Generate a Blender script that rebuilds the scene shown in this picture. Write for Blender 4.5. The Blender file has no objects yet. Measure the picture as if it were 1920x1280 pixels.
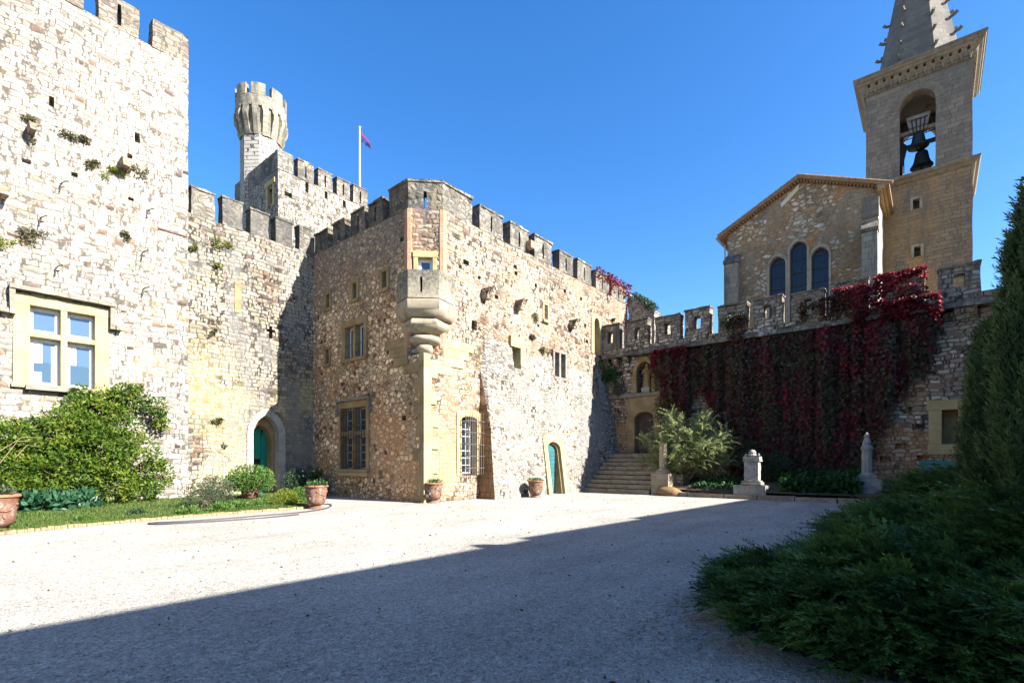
import bpy, bmesh, math, random
import numpy as np
from mathutils import Vector, noise as mnoise
random.seed(7); RNG = np.random.default_rng(7)
C = bpy.context.scene.collection
SC = bpy.context.scene

# ------------------------------------------------------------------ camera, light, exposure
FPX, U0, VH, CAMH = 949.0, 960.0, 866.0, 1.6          # focal length, centre, horizon row (1920 px photo), eye height
RIGHT = (0.6398, -0.7685); LOOK = (0.7685, 0.6398)
cam_d = bpy.data.cameras.new('camera'); cam = bpy.data.objects.new('camera', cam_d); C.objects.link(cam)
cam.location = (0, 0, CAMH); cam.rotation_euler = (math.pi / 2, 0, -math.atan2(LOOK[0], LOOK[1]))
cam_d.sensor_width = 36; cam_d.lens = FPX / 1920 * 36; cam_d.shift_y = (VH - 640) / 1920
cam_d.clip_start = 0.05; cam_d.clip_end = 2000
SC.camera = cam
SUN = Vector((0.236, -1.0, 0.673)).normalized()
w = bpy.data.worlds.new('World'); SC.world = w; w.use_nodes = True
wn = w.node_tree.nodes; wn.clear()
bg = wn.new('ShaderNodeBackground'); wo = wn.new('ShaderNodeOutputWorld'); sk = wn.new('ShaderNodeTexSky')
sk.sky_type = 'NISHITA'; sk.sun_disc = False
sk.sun_elevation = math.asin(SUN.z); sk.sun_rotation = math.atan2(SUN.x, SUN.y)
sk.air_density = 1.0; sk.dust_density = 0.6; sk.ozone_density = 3.2; sk.altitude = 100
hs = wn.new('ShaderNodeHueSaturation'); hs.inputs['Saturation'].default_value = 1.30; hs.inputs['Hue'].default_value = 0.506
w.node_tree.links.new(sk.outputs[0], hs.inputs['Color']); w.node_tree.links.new(hs.outputs[0], bg.inputs[0]); w.node_tree.links.new(bg.outputs[0], wo.inputs[0])
bg.inputs[1].default_value = 0.07
sl = bpy.data.lights.new('sun', 'SUN'); so = bpy.data.objects.new('sun', sl); C.objects.link(so)
sl.energy = 5.0; sl.angle = math.radians(0.5); sl.color = (1.0, 0.965, 0.91)
so.rotation_euler = SUN.to_track_quat('Z', 'Y').to_euler()
SC.view_settings.view_transform = 'Standard'; SC.view_settings.look = 'None'
SC.view_settings.exposure = 2.2; SC.view_settings.gamma = 1.0

# ------------------------------------------------------------------ node helpers
def nd(nt, typ, ins=None, out=0, **props):
    n = nt.nodes.new(typ)
    for k, v in props.items(): setattr(n, k, v)
    for k, v in (ins or {}).items():
        s = n.inputs[k]
        if isinstance(v, bpy.types.NodeSocket): nt.links.new(v, s)
        elif isinstance(v, (tuple, list)) and s.type == 'RGBA' and len(v) == 3: s.default_value = (*v, 1)
        else: s.default_value = v
    return n.outputs[out]
def mixc(nt, f, a, b, mode='MIX'):
    return nd(nt, 'ShaderNodeMix', {0: f, 6: a, 7: b}, 2, data_type='RGBA', blend_type=mode)
def math_(nt, op, a, b=0.0, c=0.0, clamp=False):
    return nd(nt, 'ShaderNodeMath', {0: a, 1: b, 2: c}, operation=op, use_clamp=clamp)
def rng(nt, v, a, b, c=0.0, d=1.0, smooth=True):
    return nd(nt, 'ShaderNodeMapRange', {0: v, 1: a, 2: b, 3: c, 4: d}, interpolation_type='SMOOTHSTEP' if smooth else 'LINEAR')
def ramp(nt, f, stops, const=False):
    n = nt.nodes.new('ShaderNodeValToRGB'); r = n.color_ramp
    if const: r.interpolation = 'CONSTANT'
    while len(r.elements) < len(stops): r.elements.new(0.5)
    for e, (p, c) in zip(r.elements, stops): e.position = p; e.color = (*c, 1)
    nt.links.new(f, n.inputs[0]); return n.outputs[0]
def pos(nt): return nd(nt, 'ShaderNodeNewGeometry')
def noise(nt, vec, scale, detail=4, rough=0.55, out=0):
    return nd(nt, 'ShaderNodeTexNoise', {'Vector': vec, 'Scale': scale, 'Detail': detail, 'Roughness': rough}, out)
def vmul(nt, v, s): return nd(nt, 'ShaderNodeVectorMath', {0: v, 1: s}, operation='MULTIPLY')
def vadd(nt, a, b): return nd(nt, 'ShaderNodeVectorMath', {0: a, 1: b}, operation='ADD')
MATS = {}
def newmat(name):
    m = bpy.data.materials.new(name); m.use_nodes = True; nt = m.node_tree; nt.nodes.clear()
    MATS[name] = m
    return m, nt
def finish_mat(nt, col, rough=0.9, height=None, bstr=0.6, bdist=0.03, spec=0.25, metal=0.0):
    p = nt.nodes.new('ShaderNodeBsdfPrincipled'); o = nt.nodes.new('ShaderNodeOutputMaterial')
    for k, v in (('Base Color', col), ('Roughness', rough), ('Specular IOR Level', spec), ('Metallic', metal)):
        s = p.inputs[k]
        if isinstance(v, bpy.types.NodeSocket): nt.links.new(v, s)
        elif isinstance(v, tuple): s.default_value = (*v, 1)
        else: s.default_value = v
    if height is not None:
        b = nd(nt, 'ShaderNodeBump', {'Strength': bstr, 'Distance': bdist, 'Height': height})
        nt.links.new(b, p.inputs['Normal'])
    nt.links.new(p.outputs[0], o.inputs[0]); return p
def cen(nt, c, k): # centred noise colour * k
    return vmul(nt, vadd(nt, c, (-.5, -.5, -.5)), (k, k, k))

def lichen_over(nt, col, P, z0, z1, amt, lcol=(0.115, 0.108, 0.095), streak=2.2, amp=2.6):
    """weathered grey lichen that starts in ragged streaks and thickens towards the wall top"""
    sz = nd(nt, 'ShaderNodeSeparateXYZ', {0: P}, 2)
    sv = vmul(nt, P, (streak, streak, 0.35))
    n1 = noise(nt, sv, 1.0, 5, .6)
    zz = math_(nt, 'ADD', sz, math_(nt, 'MULTIPLY', math_(nt, 'SUBTRACT', n1, .5), amp * 2))
    f = rng(nt, zz, z0, z1, 0, amt)
    sp = rng(nt, noise(nt, P, 9, 4, .7), .38, .62)
    f = math_(nt, 'MULTIPLY', f, math_(nt, 'MULTIPLY_ADD', sp, .6, .4))
    return mixc(nt, f, col, lcol)

def rubble(name, S=2.6, sq=1.75, rnd=.88, stones=None, mort=((.42, .3, .18), (.36, .33, .28)), mw=(.02, .085),
           cover=.22, crev=.6, distort=.22, lichen=None, stain=None, bump=.75, bd=.045, grey=None, tint=None, course=None, grime=.6):
    m, nt = newmat(name)
    P = nd(nt, 'ShaderNodeNewGeometry')
    q = vmul(nt, P, (S, S, S * sq))
    nz = noise(nt, P, 1.7, 3, .5, 1)
    q = vadd(nt, q, cen(nt, nz, distort * 4))
    q = vadd(nt, q, cen(nt, noise(nt, P, 7, 2, .5, 1), distort * 1.3))
    vc = nd(nt, 'ShaderNodeTexVoronoi', {'Vector': q, 'Scale': 1.0, 'Randomness': rnd}, 1, feature='F1')
    ve = nd(nt, 'ShaderNodeTexVoronoi', {'Vector': q, 'Scale': 1.0, 'Randomness': rnd}, 0, feature='DISTANCE_TO_EDGE')
    if course:   # coursed masonry: wavering courses split by upright joints; (courses per metre, stones per metre, share)
        rows, sx, share = course
        X = nt.nodes.new('ShaderNodeSeparateXYZ'); nt.links.new(P, X.inputs[0])
        wob = math_(nt, 'MULTIPLY', math_(nt, 'SUBTRACT', noise(nt, P, .55, 3, .6), .5), 2.6)
        wob = math_(nt, 'ADD', wob, math_(nt, 'MULTIPLY', math_(nt, 'SUBTRACT', noise(nt, P, 3.2, 3, .55), .5), .75))
        zr = math_(nt, 'MULTIPLY_ADD', X.outputs[2], rows, wob)
        r_ = math_(nt, 'FLOOR', zr); f_ = math_(nt, 'SUBTRACT', zr, r_)
        hn = nt.nodes.new('ShaderNodeTexWhiteNoise'); hn.noise_dimensions = '1D'; nt.links.new(r_, hn.inputs['W'])
        hx = math_(nt, 'MULTIPLY', hn.outputs[0], 37.0)
        sv = math_(nt, 'MULTIPLY_ADD', hn.outputs[0], sx * .9, sx * .6)
        lean = math_(nt, 'MULTIPLY', math_(nt, 'SUBTRACT', noise(nt, P, 6.0, 2, .5), .5), .5)
        qx = math_(nt, 'ADD', math_(nt, 'MULTIPLY_ADD', X.outputs[0], sv, hx), lean); qy = math_(nt, 'ADD', math_(nt, 'MULTIPLY_ADD', X.outputs[1], sv, hx), lean)
        qc = nd(nt, 'ShaderNodeCombineXYZ', {0: qx, 1: qy, 2: math_(nt, 'MULTIPLY', r_, 3.71)})
        vc2 = nd(nt, 'ShaderNodeTexVoronoi', {'Vector': qc, 'Scale': 1.0, 'Randomness': .9}, 1, feature='F1')
        ve2 = nd(nt, 'ShaderNodeTexVoronoi', {'Vector': qc, 'Scale': 1.0, 'Randomness': .9}, 0, feature='DISTANCE_TO_EDGE')
        rd = math_(nt, 'MULTIPLY', math_(nt, 'SUBTRACT', .5, math_(nt, 'ABSOLUTE', math_(nt, 'SUBTRACT', f_, .5))), S / rows * .9)
        e2 = nd(nt, 'ShaderNodeMath', {0: math_(nt, 'MULTIPLY', ve2, S / sx * .8), 1: rd, 2: .09}, operation='SMOOTH_MIN')
        km = rng(nt, math_(nt, 'ADD', noise(nt, P, .42, 3, .6), share - .5), .46, .49)
        ve = nd(nt, 'ShaderNodeMix', {0: km, 2: ve, 3: e2}, 0)
        vc = mixc(nt, km, vc, vc2)
    sep = nt.nodes.new('ShaderNodeSeparateColor'); nt.links.new(vc, sep.inputs[0])
    big = noise(nt, P, .45, 3, .6); fine = noise(nt, P, 16, 5, .65); mid = noise(nt, P, 5, 4, .6)
    d = math_(nt, 'SUBTRACT', ve, math_(nt, 'MULTIPLY', rng(nt, big, .42, .72), cover))
    d = math_(nt, 'ADD', d, math_(nt, 'MULTIPLY', math_(nt, 'SUBTRACT', mid, .5), .13))
    d = math_(nt, 'SUBTRACT', d, math_(nt, 'MULTIPLY', sep.outputs[2], .05))
    mask = rng(nt, d, mw[0], mw[1])
    sc = ramp(nt, sep.outputs[0], stones)
    var = math_(nt, 'MULTIPLY_ADD', fine, .75, .62)
    var = math_(nt, 'MULTIPLY', var, math_(nt, 'MULTIPLY_ADD', sep.outputs[1], .6, .62))
    cv = nd(nt, 'ShaderNodeCombineColor', {0: var, 1: var, 2: var})
    sc = mixc(nt, 1.0, sc, cv, 'MULTIPLY')
    mc = mixc(nt, rng(nt, noise(nt, P, .8, 4, .6), .38, .62), mort[0], mort[1])
    mc = mixc(nt, math_(nt, 'MULTIPLY', rng(nt, fine, .35, .7), .35), mc, (.2, .15, .1))
    cr = math_(nt, 'MULTIPLY', rng(nt, math_(nt, 'ADD', ve, math_(nt, 'MULTIPLY', math_(nt, 'SUBTRACT', fine, .5), .05)), .012, .075, 1, 0), math_(nt, 'MULTIPLY', rng(nt, mid, .30, .47), crev))
    mc = mixc(nt, cr, mc, (.045, .035, .028))
    col = mixc(nt, mask, mc, sc)
    col = mixc(nt, math_(nt, 'MULTIPLY', cr, .92), col, (.028, .022, .017))
    dr = rng(nt, noise(nt, vmul(nt, P, (1, 1, .8)), .33, 5, .62), .3, .7, .72, 1.16)
    col = mixc(nt, 1.0, col, nd(nt, 'ShaderNodeCombineColor', {0: dr, 1: dr, 2: dr}), 'MULTIPLY')
    if tint:   # broad mineral patches: (colour, scale, lo, hi, amount, zlo, zhi)
        tc, ts, lo, hi, am, zl, zh = tint
        f = math_(nt, 'MULTIPLY', rng(nt, noise(nt, P, ts, 4, .6), lo, hi), am)
        z = nd(nt, 'ShaderNodeSeparateXYZ', {0: P}, 2)
        f = math_(nt, 'MULTIPLY', f, rng(nt, z, zl, zh, 1, 0))
        col = mixc(nt, f, col, tc)
    if stain:
        for (tc, ts, lo, hi, am) in stain:
            col = mixc(nt, math_(nt, 'MULTIPLY', rng(nt, noise(nt, vmul(nt, P, (1, 1, .3)), ts, 6, .65), lo, hi), am), col, tc)
    # grime freckles
    col = mixc(nt, math_(nt, 'MULTIPLY', rng(nt, noise(nt, P, 3.1, 6, .75), .62, .75), grime), col, (.07, .055, .04))
    if lichen: col = lichen_over(nt, col, P, *lichen)
    h = math_(nt, 'ADD', math_(nt, 'MULTIPLY', rng(nt, d, mw[0], mw[1] + .22), 1.0), math_(nt, 'MULTIPLY', fine, .38))
    h = math_(nt, 'ADD', h, math_(nt, 'MULTIPLY', sep.outputs[1], .45))
    finish_mat(nt, col, .92, h, bump, bd, .15)
    return m

def wallcoord(nt):
    """2D coordinates running along any upright face"""
    g = nt.nodes.new('ShaderNodeNewGeometry')
    P = nd(nt, 'ShaderNodeSeparateXYZ', {0: g.outputs[0]}).node; N = nd(nt, 'ShaderNodeSeparateXYZ', {0: g.outputs[3]}).node
    s = math_(nt, 'SUBTRACT', math_(nt, 'MULTIPLY', P.outputs[0], math_(nt, 'ABSOLUTE', N.outputs[1])), math_(nt, 'MULTIPLY', P.outputs[1], N.outputs[0]))
    return nd(nt, 'ShaderNodeCombineXYZ', {0: s, 1: P.outputs[2], 2: 0.0}), g.outputs[0]

def ashlar(name, cols, mortar, bw=.6, bh=.3, ms=.012, lichen=None, stain=None, bump=.5, bd=.02, wob=.03):
    m, nt = newmat(name)
    uv, P = wallcoord(nt)
    uv = vadd(nt, uv, cen(nt, noise(nt, P, 1.6, 3, .5, 1), wob * 2))
    b = nt.nodes.new('ShaderNodeTexBrick'); nt.links.new(uv, b.inputs['Vector'])
    b.inputs['Color1'].default_value = (0, 0, 0, 1); b.inputs['Color2'].default_value = (1, 1, 1, 1); b.inputs['Mortar'].default_value = (.5, .5, .5, 1)
    b.inputs['Scale'].default_value = 1; b.inputs['Mortar Size'].default_value = ms; b.inputs['Mortar Smooth'].default_value = .3
    b.inputs['Brick Width'].default_value = bw; b.inputs['Row Height'].default_value = bh
    b.offset = .47; b.squash = .8; b.squash_frequency = 3
    fine = noise(nt, P, 14, 6, .7); big = noise(nt, P, .7, 4, .6)
    t = math_(nt, 'ADD', math_(nt, 'MULTIPLY', nd(nt, 'ShaderNodeSeparateColor', {0: b.outputs[0]}), .6), math_(nt, 'MULTIPLY', big, .4))
    col = ramp(nt, t, cols)
    v = math_(nt, 'MULTIPLY_ADD', fine, .6, .7)
    col = mixc(nt, 1.0, col, nd(nt, 'ShaderNodeCombineColor', {0: v, 1: v, 2: v}), 'MULTIPLY')
    mk = math_(nt, 'MULTIPLY', b.outputs[1], rng(nt, noise(nt, P, 4, 3), .3, .5))
    col = mixc(nt, mk, col, mortar)
    for (tc, ts, lo, hi, am) in (stain or []):
        col = mixc(nt, math_(nt, 'MULTIPLY', rng(nt, noise(nt, vmul(nt, P, (1, 1, .3)), ts, 6, .65), lo, hi), am), col, tc)
    col = mixc(nt, math_(nt, 'MULTIPLY', rng(nt, noise(nt, P, 5, 6, .75), .6, .75), .45), col, (.08, .065, .05))
    if lichen: col = lichen_over(nt, col, P, *lichen)
    h = math_(nt, 'SUBTRACT', math_(nt, 'MULTIPLY', fine, .5), math_(nt, 'MULTIPLY', mk, .8))
    finish_mat(nt, col, .9, h, bump, bd, .15)
    return m

def plain(name, c1, c2, scale=4, rough=.85, bump=.3, bd=.01, detail=5, spec=.25, metal=0, grime=0, gcol=(.06, .05, .04), stretch=(1, 1, 1), bscale=None):
    m, nt = newmat(name)
    P = nd(nt, 'ShaderNodeNewGeometry'); q = vmul(nt, P, stretch)
    n = noise(nt, q, scale, detail, .65)
    col = mixc(nt, rng(nt, n, .32, .68), c1, c2)
    f = noise(nt, P, bscale or scale * 6, 4, .65)
    if grime: col = mixc(nt, math_(nt, 'MULTIPLY', rng(nt, noise(nt, P, scale * 1.7, 7, .75), .5, .68), grime), col, gcol)
    finish_mat(nt, col, rough, f, bump, bd, spec, metal)
    return m

def leafmat(name, stops, clump=1.2, trans=.3, rough=.6, stretch=(1, 1, 1), wi=.55):
    """every leaf gets its own tone; clump noise shifts tone between neighbouring clumps (young / old growth)"""
    m, nt = newmat(name)
    g = nt.nodes.new('ShaderNodeNewGeometry')
    n = noise(nt, vmul(nt, g.outputs[0], stretch), clump, 4, .65)
    t = math_(nt, 'ADD', math_(nt, 'MULTIPLY', g.outputs['Random Per Island'], wi), math_(nt, 'MULTIPLY', rng(nt, n, .3, .7), 1 - wi))
    col = ramp(nt, t, stops)
    p = nt.nodes.new('ShaderNodeBsdfPrincipled'); p.inputs['Roughness'].default_value = rough; p.inputs['Specular IOR Level'].default_value = .25
    tr = nt.nodes.new('ShaderNodeBsdfTranslucent'); mx = nt.nodes.new('ShaderNodeMixShader'); o = nt.nodes.new('ShaderNodeOutputMaterial')
    nt.links.new(col, p.inputs[0]); nt.links.new(col, tr.inputs[0]); mx.inputs[0].default_value = trans
    nt.links.new(p.outputs[0], mx.inputs[1]); nt.links.new(tr.outputs[0], mx.inputs[2]); nt.links.new(mx.outputs[0], o.inputs[0])
    return m

# ------------------------------------------------------------------ materials
def K(st, k): return [(p, tuple(c * k for c in col)) for p, col in st]
WHITE = [(0, (.62, .56, .46)), (.3, (.56, .50, .40)), (.55, (.50, .43, .32)), (.72, (.44, .36, .25)), (.84, (.36, .30, .23)), (.91, (.30, .16, .09)), (.97, (.14, .09, .07))]
CREAM = [(0, (.55, .49, .39)), (.3, (.48, .41, .30)), (.6, (.40, .34, .25)), (.8, (.33, .29, .23)), (.9, (.30, .17, .10)), (.96, (.12, .085, .07))]
TAN = [(0, (.50, .38, .25)), (.3, (.42, .30, .18)), (.6, (.36, .24, .14)), (.8, (.29, .19, .11)), (.92, (.20, .10, .06)), (.98, (.08, .05, .04))]
ROSE = [(0, (.62, .54, .43)), (.3, (.56, .47, .36)), (.55, (.50, .40, .29)), (.75, (.42, .30, .20)), (.86, (.32, .19, .12)), (.95, (.14, .085, .06))]
DARKG = [(0, (.44, .38, .30)), (.35, (.35, .28, .21)), (.65, (.27, .20, .145)), (.85, (.19, .12, .085)), (.96, (.09, .06, .05))]
WHITE, CREAM, ROSE = K([(0, (.64, .61, .55)), (.4, (.60, .56, .49)), (.64, (.55, .50, .42)), (.80, (.48, .42, .33)), (.90, (.40, .35, .29)), (.96, (.31, .19, .13)), (.99, (.16, .11, .09))], .55), K(CREAM, .57), K(ROSE, .56)
M = {}
M['white'] = rubble('white_rubble', 3.4, 2.0, .85, WHITE, ((.36, .305, .235), (.35, .325, .28)), (.0, .055), .10, .62, distort=.15, course=(5.2, 2.6, .68), grime=.3, lichen=(15.8, 20, .45), tint=((.38, .28, .14), .5, .5, .68, .4, 6, 11))
M['cream'] = rubble('cream_rubble', 3.5, 1.7, .84, CREAM, ((.31, .255, .175), (.27, .25, .21)), (.0, .065), .17, .95, course=(5.6, 3.2, .58), lichen=(10.2, 13.6, .7, (.10, .095, .085)),
    stain=[((.13, .127, .12), .55, .49, .60, .6)], tint=((.36, .29, .14), .35, .4, .6, .5, 4, 8))
M['tan'] = rubble('tan_rubble', 4.0, 1.35, .92, K(TAN, 1.5), ((.46, .26, .125), (.42, .30, .18)), (.03, .10), .15, .6, course=(4.4, 3.6, .24), lichen=(7.6, 11.6, .9), tint=((.36, .165, .07), .42, .50, .62, .42, 5, 9))
M['rose'] = rubble('rose_rubble', 3.4, 1.6, .9, ROSE, ((.36, .245, .16), (.33, .27, .20)), (.0, .075), .2, .9, course=(5.4, 3.0, .52), lichen=(10.4, 13.2, .8, (.10, .09, .078)), stain=[((.27, .16, .10), .7, .50, .62, .5), ((.12, .105, .09), 1.1, .56, .66, .6)], tint=((.37, .27, .13), .4, .46, .6, .45, 3, 8))
M['talus'] = rubble('talus_rubble', 4.2, 1.7, .92, K([(0, (.60, .56, .49)), (.35, (.52, .48, .41)), (.65, (.44, .40, .33)), (.88, (.34, .29, .23)), (.97, (.15, .11, .08))], .6),
    ((.30, .265, .21), (.25, .235, .20)), (.0, .08), .12, .8, course=(7.0, 3.6, .42), stain=[((.14, .135, .125), .6, .50, .62, .6)])
M['keep'] = rubble('keep_rubble', 3.2, 1.6, .88, K([(0, (.56, .53, .47)), (.4, (.48, .45, .39)), (.7, (.40, .37, .31)), (.9, (.30, .26, .21)), (.97, (.15, .11, .08))], .62),
    ((.29, .265, .215), (.25, .235, .205)), (.0, .08), .15, .7, course=(5.0, 2.8, .65), lichen=(19.6, 23.2, .85))
M['garden'] = rubble('garden_rubble', 4.0, 1.9, .88, K(DARKG, 1.15), ((.27, .175, .10), (.24, .21, .16)), (.02, .1), .22, .8, course=(5.6, 3.0, .68), lichen=(7.5, 9.9, .75, (.10, .092, .078)), tint=((.36, .165, .065), .5, .40, .56, .55, 3.2, 6.0))
M['church'] = rubble('church_render', 2.5, 1.6, .95, K([(0, (.52, .46, .37)), (.5, (.44, .37, .28)), (.9, (.34, .20, .11)), (1, (.22, .12, .07))], .95),
    ((.25, .195, .13), (.29, .18, .09)), (.09, .16), .37, .3, distort=.4, bump=.6, stain=[((.16, .13, .09), .8, .5, .65, .55), ((.36, .155, .04), 1.4, .58, .68, .7)])
M['lichen'] = rubble('lichen_rubble', 3.2, 1.4, .9, K([(0, (.40, .37, .31)), (.5, (.30, .27, .22)), (.9, (.21, .17, .13)), (1, (.12, .1, .08))], .66),
    ((.19, .178, .15), (.15, .143, .125)), (.0, .1), .3, .5, stain=[((.055, .053, .048), 1.5, .42, .62, .75), ((.24, .20, .12), .9, .55, .7, .4)])
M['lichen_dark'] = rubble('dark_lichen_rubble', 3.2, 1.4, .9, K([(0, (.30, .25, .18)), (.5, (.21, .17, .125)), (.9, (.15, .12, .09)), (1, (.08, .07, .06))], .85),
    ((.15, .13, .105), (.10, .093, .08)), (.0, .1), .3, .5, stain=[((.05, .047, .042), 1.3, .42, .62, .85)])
M['turret'] = ashlar('turret_ashlar', K([(0, (.40, .37, .31)), (.45, (.50, .47, .41)), (1, (.60, .57, .51))], .50), (.05, .045, .04), .56, .28, .026)
M['turret_top'] = ashlar('turret_top_stone', K([(0, (.24, .215, .165)), (.5, (.33, .30, .23)), (1, (.42, .38, .29))], .62), (.07, .065, .055), .6, .34, .012, stain=[((.065, .062, .055), 1.1, .45, .62, .75)])
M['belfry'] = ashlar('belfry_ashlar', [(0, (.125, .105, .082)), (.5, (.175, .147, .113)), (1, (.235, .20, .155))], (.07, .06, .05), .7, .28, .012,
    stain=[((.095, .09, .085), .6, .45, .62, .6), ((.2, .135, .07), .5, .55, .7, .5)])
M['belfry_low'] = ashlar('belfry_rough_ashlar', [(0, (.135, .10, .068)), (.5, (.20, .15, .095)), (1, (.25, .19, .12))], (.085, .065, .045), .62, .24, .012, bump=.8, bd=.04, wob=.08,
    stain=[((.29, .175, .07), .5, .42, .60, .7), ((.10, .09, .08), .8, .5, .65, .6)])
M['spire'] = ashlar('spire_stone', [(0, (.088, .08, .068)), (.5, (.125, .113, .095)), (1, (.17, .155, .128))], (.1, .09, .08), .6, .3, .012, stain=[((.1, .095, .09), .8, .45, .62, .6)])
M['cornice'] = plain('cornice_stone', (.135, .112, .08), (.19, .16, .115), 2, .9, .5, .02, grime=.7, gcol=(.065, .058, .05))
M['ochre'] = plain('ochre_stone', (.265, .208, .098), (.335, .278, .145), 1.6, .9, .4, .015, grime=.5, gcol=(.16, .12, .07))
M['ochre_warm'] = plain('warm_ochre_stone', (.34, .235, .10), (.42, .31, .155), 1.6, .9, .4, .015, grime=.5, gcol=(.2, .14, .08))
M['ochre_dark'] = plain('shade_dark_ochre_stone', (.19, .125, .058), (.27, .19, .095), 1.6, .9, .4, .015, grime=.55, gcol=(.09, .068, .045))  # ochre darkened in colour for faces in shade, reused on small trims
M['pale'] = plain('pale_stone', (.24, .222, .185), (.32, .30, .255), 2.2, .9, .45, .018, grime=.6, gcol=(.14, .125, .10))
M['mould'] = plain('moulding_stone', (.225, .19, .13), (.29, .25, .18), 1.5, .9, .4, .015, grime=.8, gcol=(.085, .078, .066))
M['hood'] = plain('lichened_moulding', (.14, .122, .095), (.21, .185, .145), 3, .9, .4, .012, grime=.8, gcol=(.06, .054, .047))
def parapet():
    m, nt = newmat('balcony_stone'); P = nd(nt, 'ShaderNodeNewGeometry'); f = noise(nt, P, 14, 6, .7)
    col = mixc(nt, rng(nt, noise(nt, P, 2.5, 5, .65), .35, .65), (.22, .19, .14), (.29, .255, .19))
    col = mixc(nt, math_(nt, 'MULTIPLY', rng(nt, noise(nt, P, 4, 7, .78), .50, .62), .75), col, (.07, .064, .055))
    col = lichen_over(nt, col, P, 7.6, 9.0, .92, (.055, .052, .046), 3.5, .7)
    finish_mat(nt, col, .92, f, .6, .02, .15); return m
M['parapet'] = parapet()
M['brick'] = ashlar('red_brick', [(0, (.27, .12, .07)), (.5, (.32, .155, .09)), (1, (.37, .21, .135))], (.32, .24, .17), .22, .07, .01)
M['step'] = plain('step_stone', (.20, .155, .10), (.29, .235, .165), 2.2, .9, .5, .02, grime=.7, gcol=(.085, .068, .05))
M['carved'] = plain('carved_stone', (.20, .19, .168), (.28, .265, .235), 3, .9, .5, .02, grime=.6, gcol=(.085, .08, .07))
M['block'] = plain('rough_block_stone', (.20, .18, .15), (.28, .255, .21), 2.4, .9, .6, .025, grime=.6, gcol=(.09, .08, .065))
M['boulder'] = plain('rusty_boulder', (.15, .07, .022), (.19, .125, .065), 3, .9, .6, .03, grime=.5, gcol=(.07, .055, .035))
M['boulder_red'] = plain('purple_boulder', (.16, .10, .085), (.22, .15, .125), 4, .9, .7, .03, grime=.4)
M['frame'] = plain('white_paint', (.55, .56, .57), (.62, .62, .62), 6, .45, .1, .003)
M['iron'] = plain('wrought_iron', (.055, .048, .044), (.085, .076, .07), 9, .6, .3, .003, metal=.3)
M['iron_dark'] = plain('dark_iron', (.035, .033, .032), (.06, .055, .05), 9, .6, .3, .003, metal=.3)
M['green'] = plain('green_paint', (.0, .15, .10), (.005, .19, .13), 3, .45, .2, .004, stretch=(1, 1, .2))
M['teal'] = plain('teal_paint', (.022, .088, .092), (.03, .11, .115), 3, .55, .2, .004, grime=.25)
M['wood'] = plain('dark_oak', (.035, .022, .018), (.075, .045, .035), 5, .7, .5, .01, stretch=(3, 3, .3))
M['beam'] = plain('weathered_beam', (.17, .15, .125), (.25, .22, .19), 5, .8, .5, .01, stretch=(1, .3, 1))
def terracotta():
    m, nt = newmat('aged_terracotta'); P = nd(nt, 'ShaderNodeNewGeometry'); f = noise(nt, P, 24, 5, .7)
    col = mixc(nt, rng(nt, noise(nt, P, 5, 5, .65), .35, .65), (.125, .056, .034), (.155, .082, .056))
    col = mixc(nt, math_(nt, 'MULTIPLY', rng(nt, noise(nt, vadd(nt, P, (5, 2, 1)), 6, 7, .75), .50, .60), .8), col, (.22, .185, .16))
    col = mixc(nt, math_(nt, 'MULTIPLY', rng(nt, noise(nt, vadd(nt, P, (1, 7, 3)), 8, 7, .78), .54, .62), .8), col, (.055, .036, .028))
    finish_mat(nt, col, .85, f, .6, .012, .2); return m
M['terracotta'] = terracotta()
M['terracotta_rim'] = plain('terracotta_rim', (.22, .08, .04), (.26, .115, .062), 5, .8, .3, .006, grime=.35, gcol=(.15, .075, .05))
M['tile'] = plain('canal_tile', (.20, .115, .06), (.26, .17, .095), 4, .85, .5, .01, grime=.7, gcol=(.09, .07, .05))
M['tile_pale'] = plain('genoise_tile', (.30, .18, .075), (.35, .24, .12), 4, .85, .5, .01, grime=.4, gcol=(.15, .10, .055))
M['bronze'] = plain('bell_bronze', (.025, .035, .032), (.05, .065, .06), 5, .55, .2, .005, metal=.5)
M['white_metal'] = plain('white_metal', (.72, .72, .72), (.8, .8, .8), 4, .4, .05, .002)
M['flag_blue'] = plain('blue_cloth', (.004, .010, .075), (.006, .014, .09), 4, .8, .1, .003)
M['flag_red'] = plain('red_cloth', (.13, .004, .012), (.15, .006, .016), 4, .8, .1, .003)
M['hose'] = plain('hose_rubber', (.035, .028, .03), (.05, .042, .045), 9, .5, .1, .002)
M['soil'] = plain('bed_soil', (.07, .05, .033), (.12, .085, .055), 3, .95, .9, .05, grime=.4)
M['edge'] = ashlar('edging_brick', [(0, (.19, .13, .06)), (.5, (.24, .18, .085)), (1, (.27, .21, .11))], (.12, .09, .06), .11, .3, .012)
M['bark'] = plain('bark', (.09, .065, .045), (.16, .12, .085), 6, .9, .8, .02, stretch=(2, 2, .4))
M['dry_twig'] = plain('dry_twig', (.20, .16, .085), (.26, .21, .12), 6, .9, .3, .01)
M['void'] = plain('painted_dark_interior', (.012, .012, .014), (.02, .02, .022), 2, .9, .1, .01)  # near-black colour standing in for unlit depth
M['curtain'] = plain('net_curtain', (.55, .56, .58), (.62, .63, .64), 6, .9, .3, .02, stretch=(4, 4, .1))
M['plaster'] = plain('pale_plaster', (.5, .42, .3), (.58, .5, .38), 1, .9, .3, .02, grime=.2, gcol=(.3, .25, .2))
M['patch_red'] = plain('dark_red_stone', (.10, .055, .042), (.15, .09, .07), 4, .9, .6, .02, grime=.3)
M['asphalt_top'] = plain('roof_mat', (.2, .18, .15), (.26, .23, .2), 2, .9, .5, .02)

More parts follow.
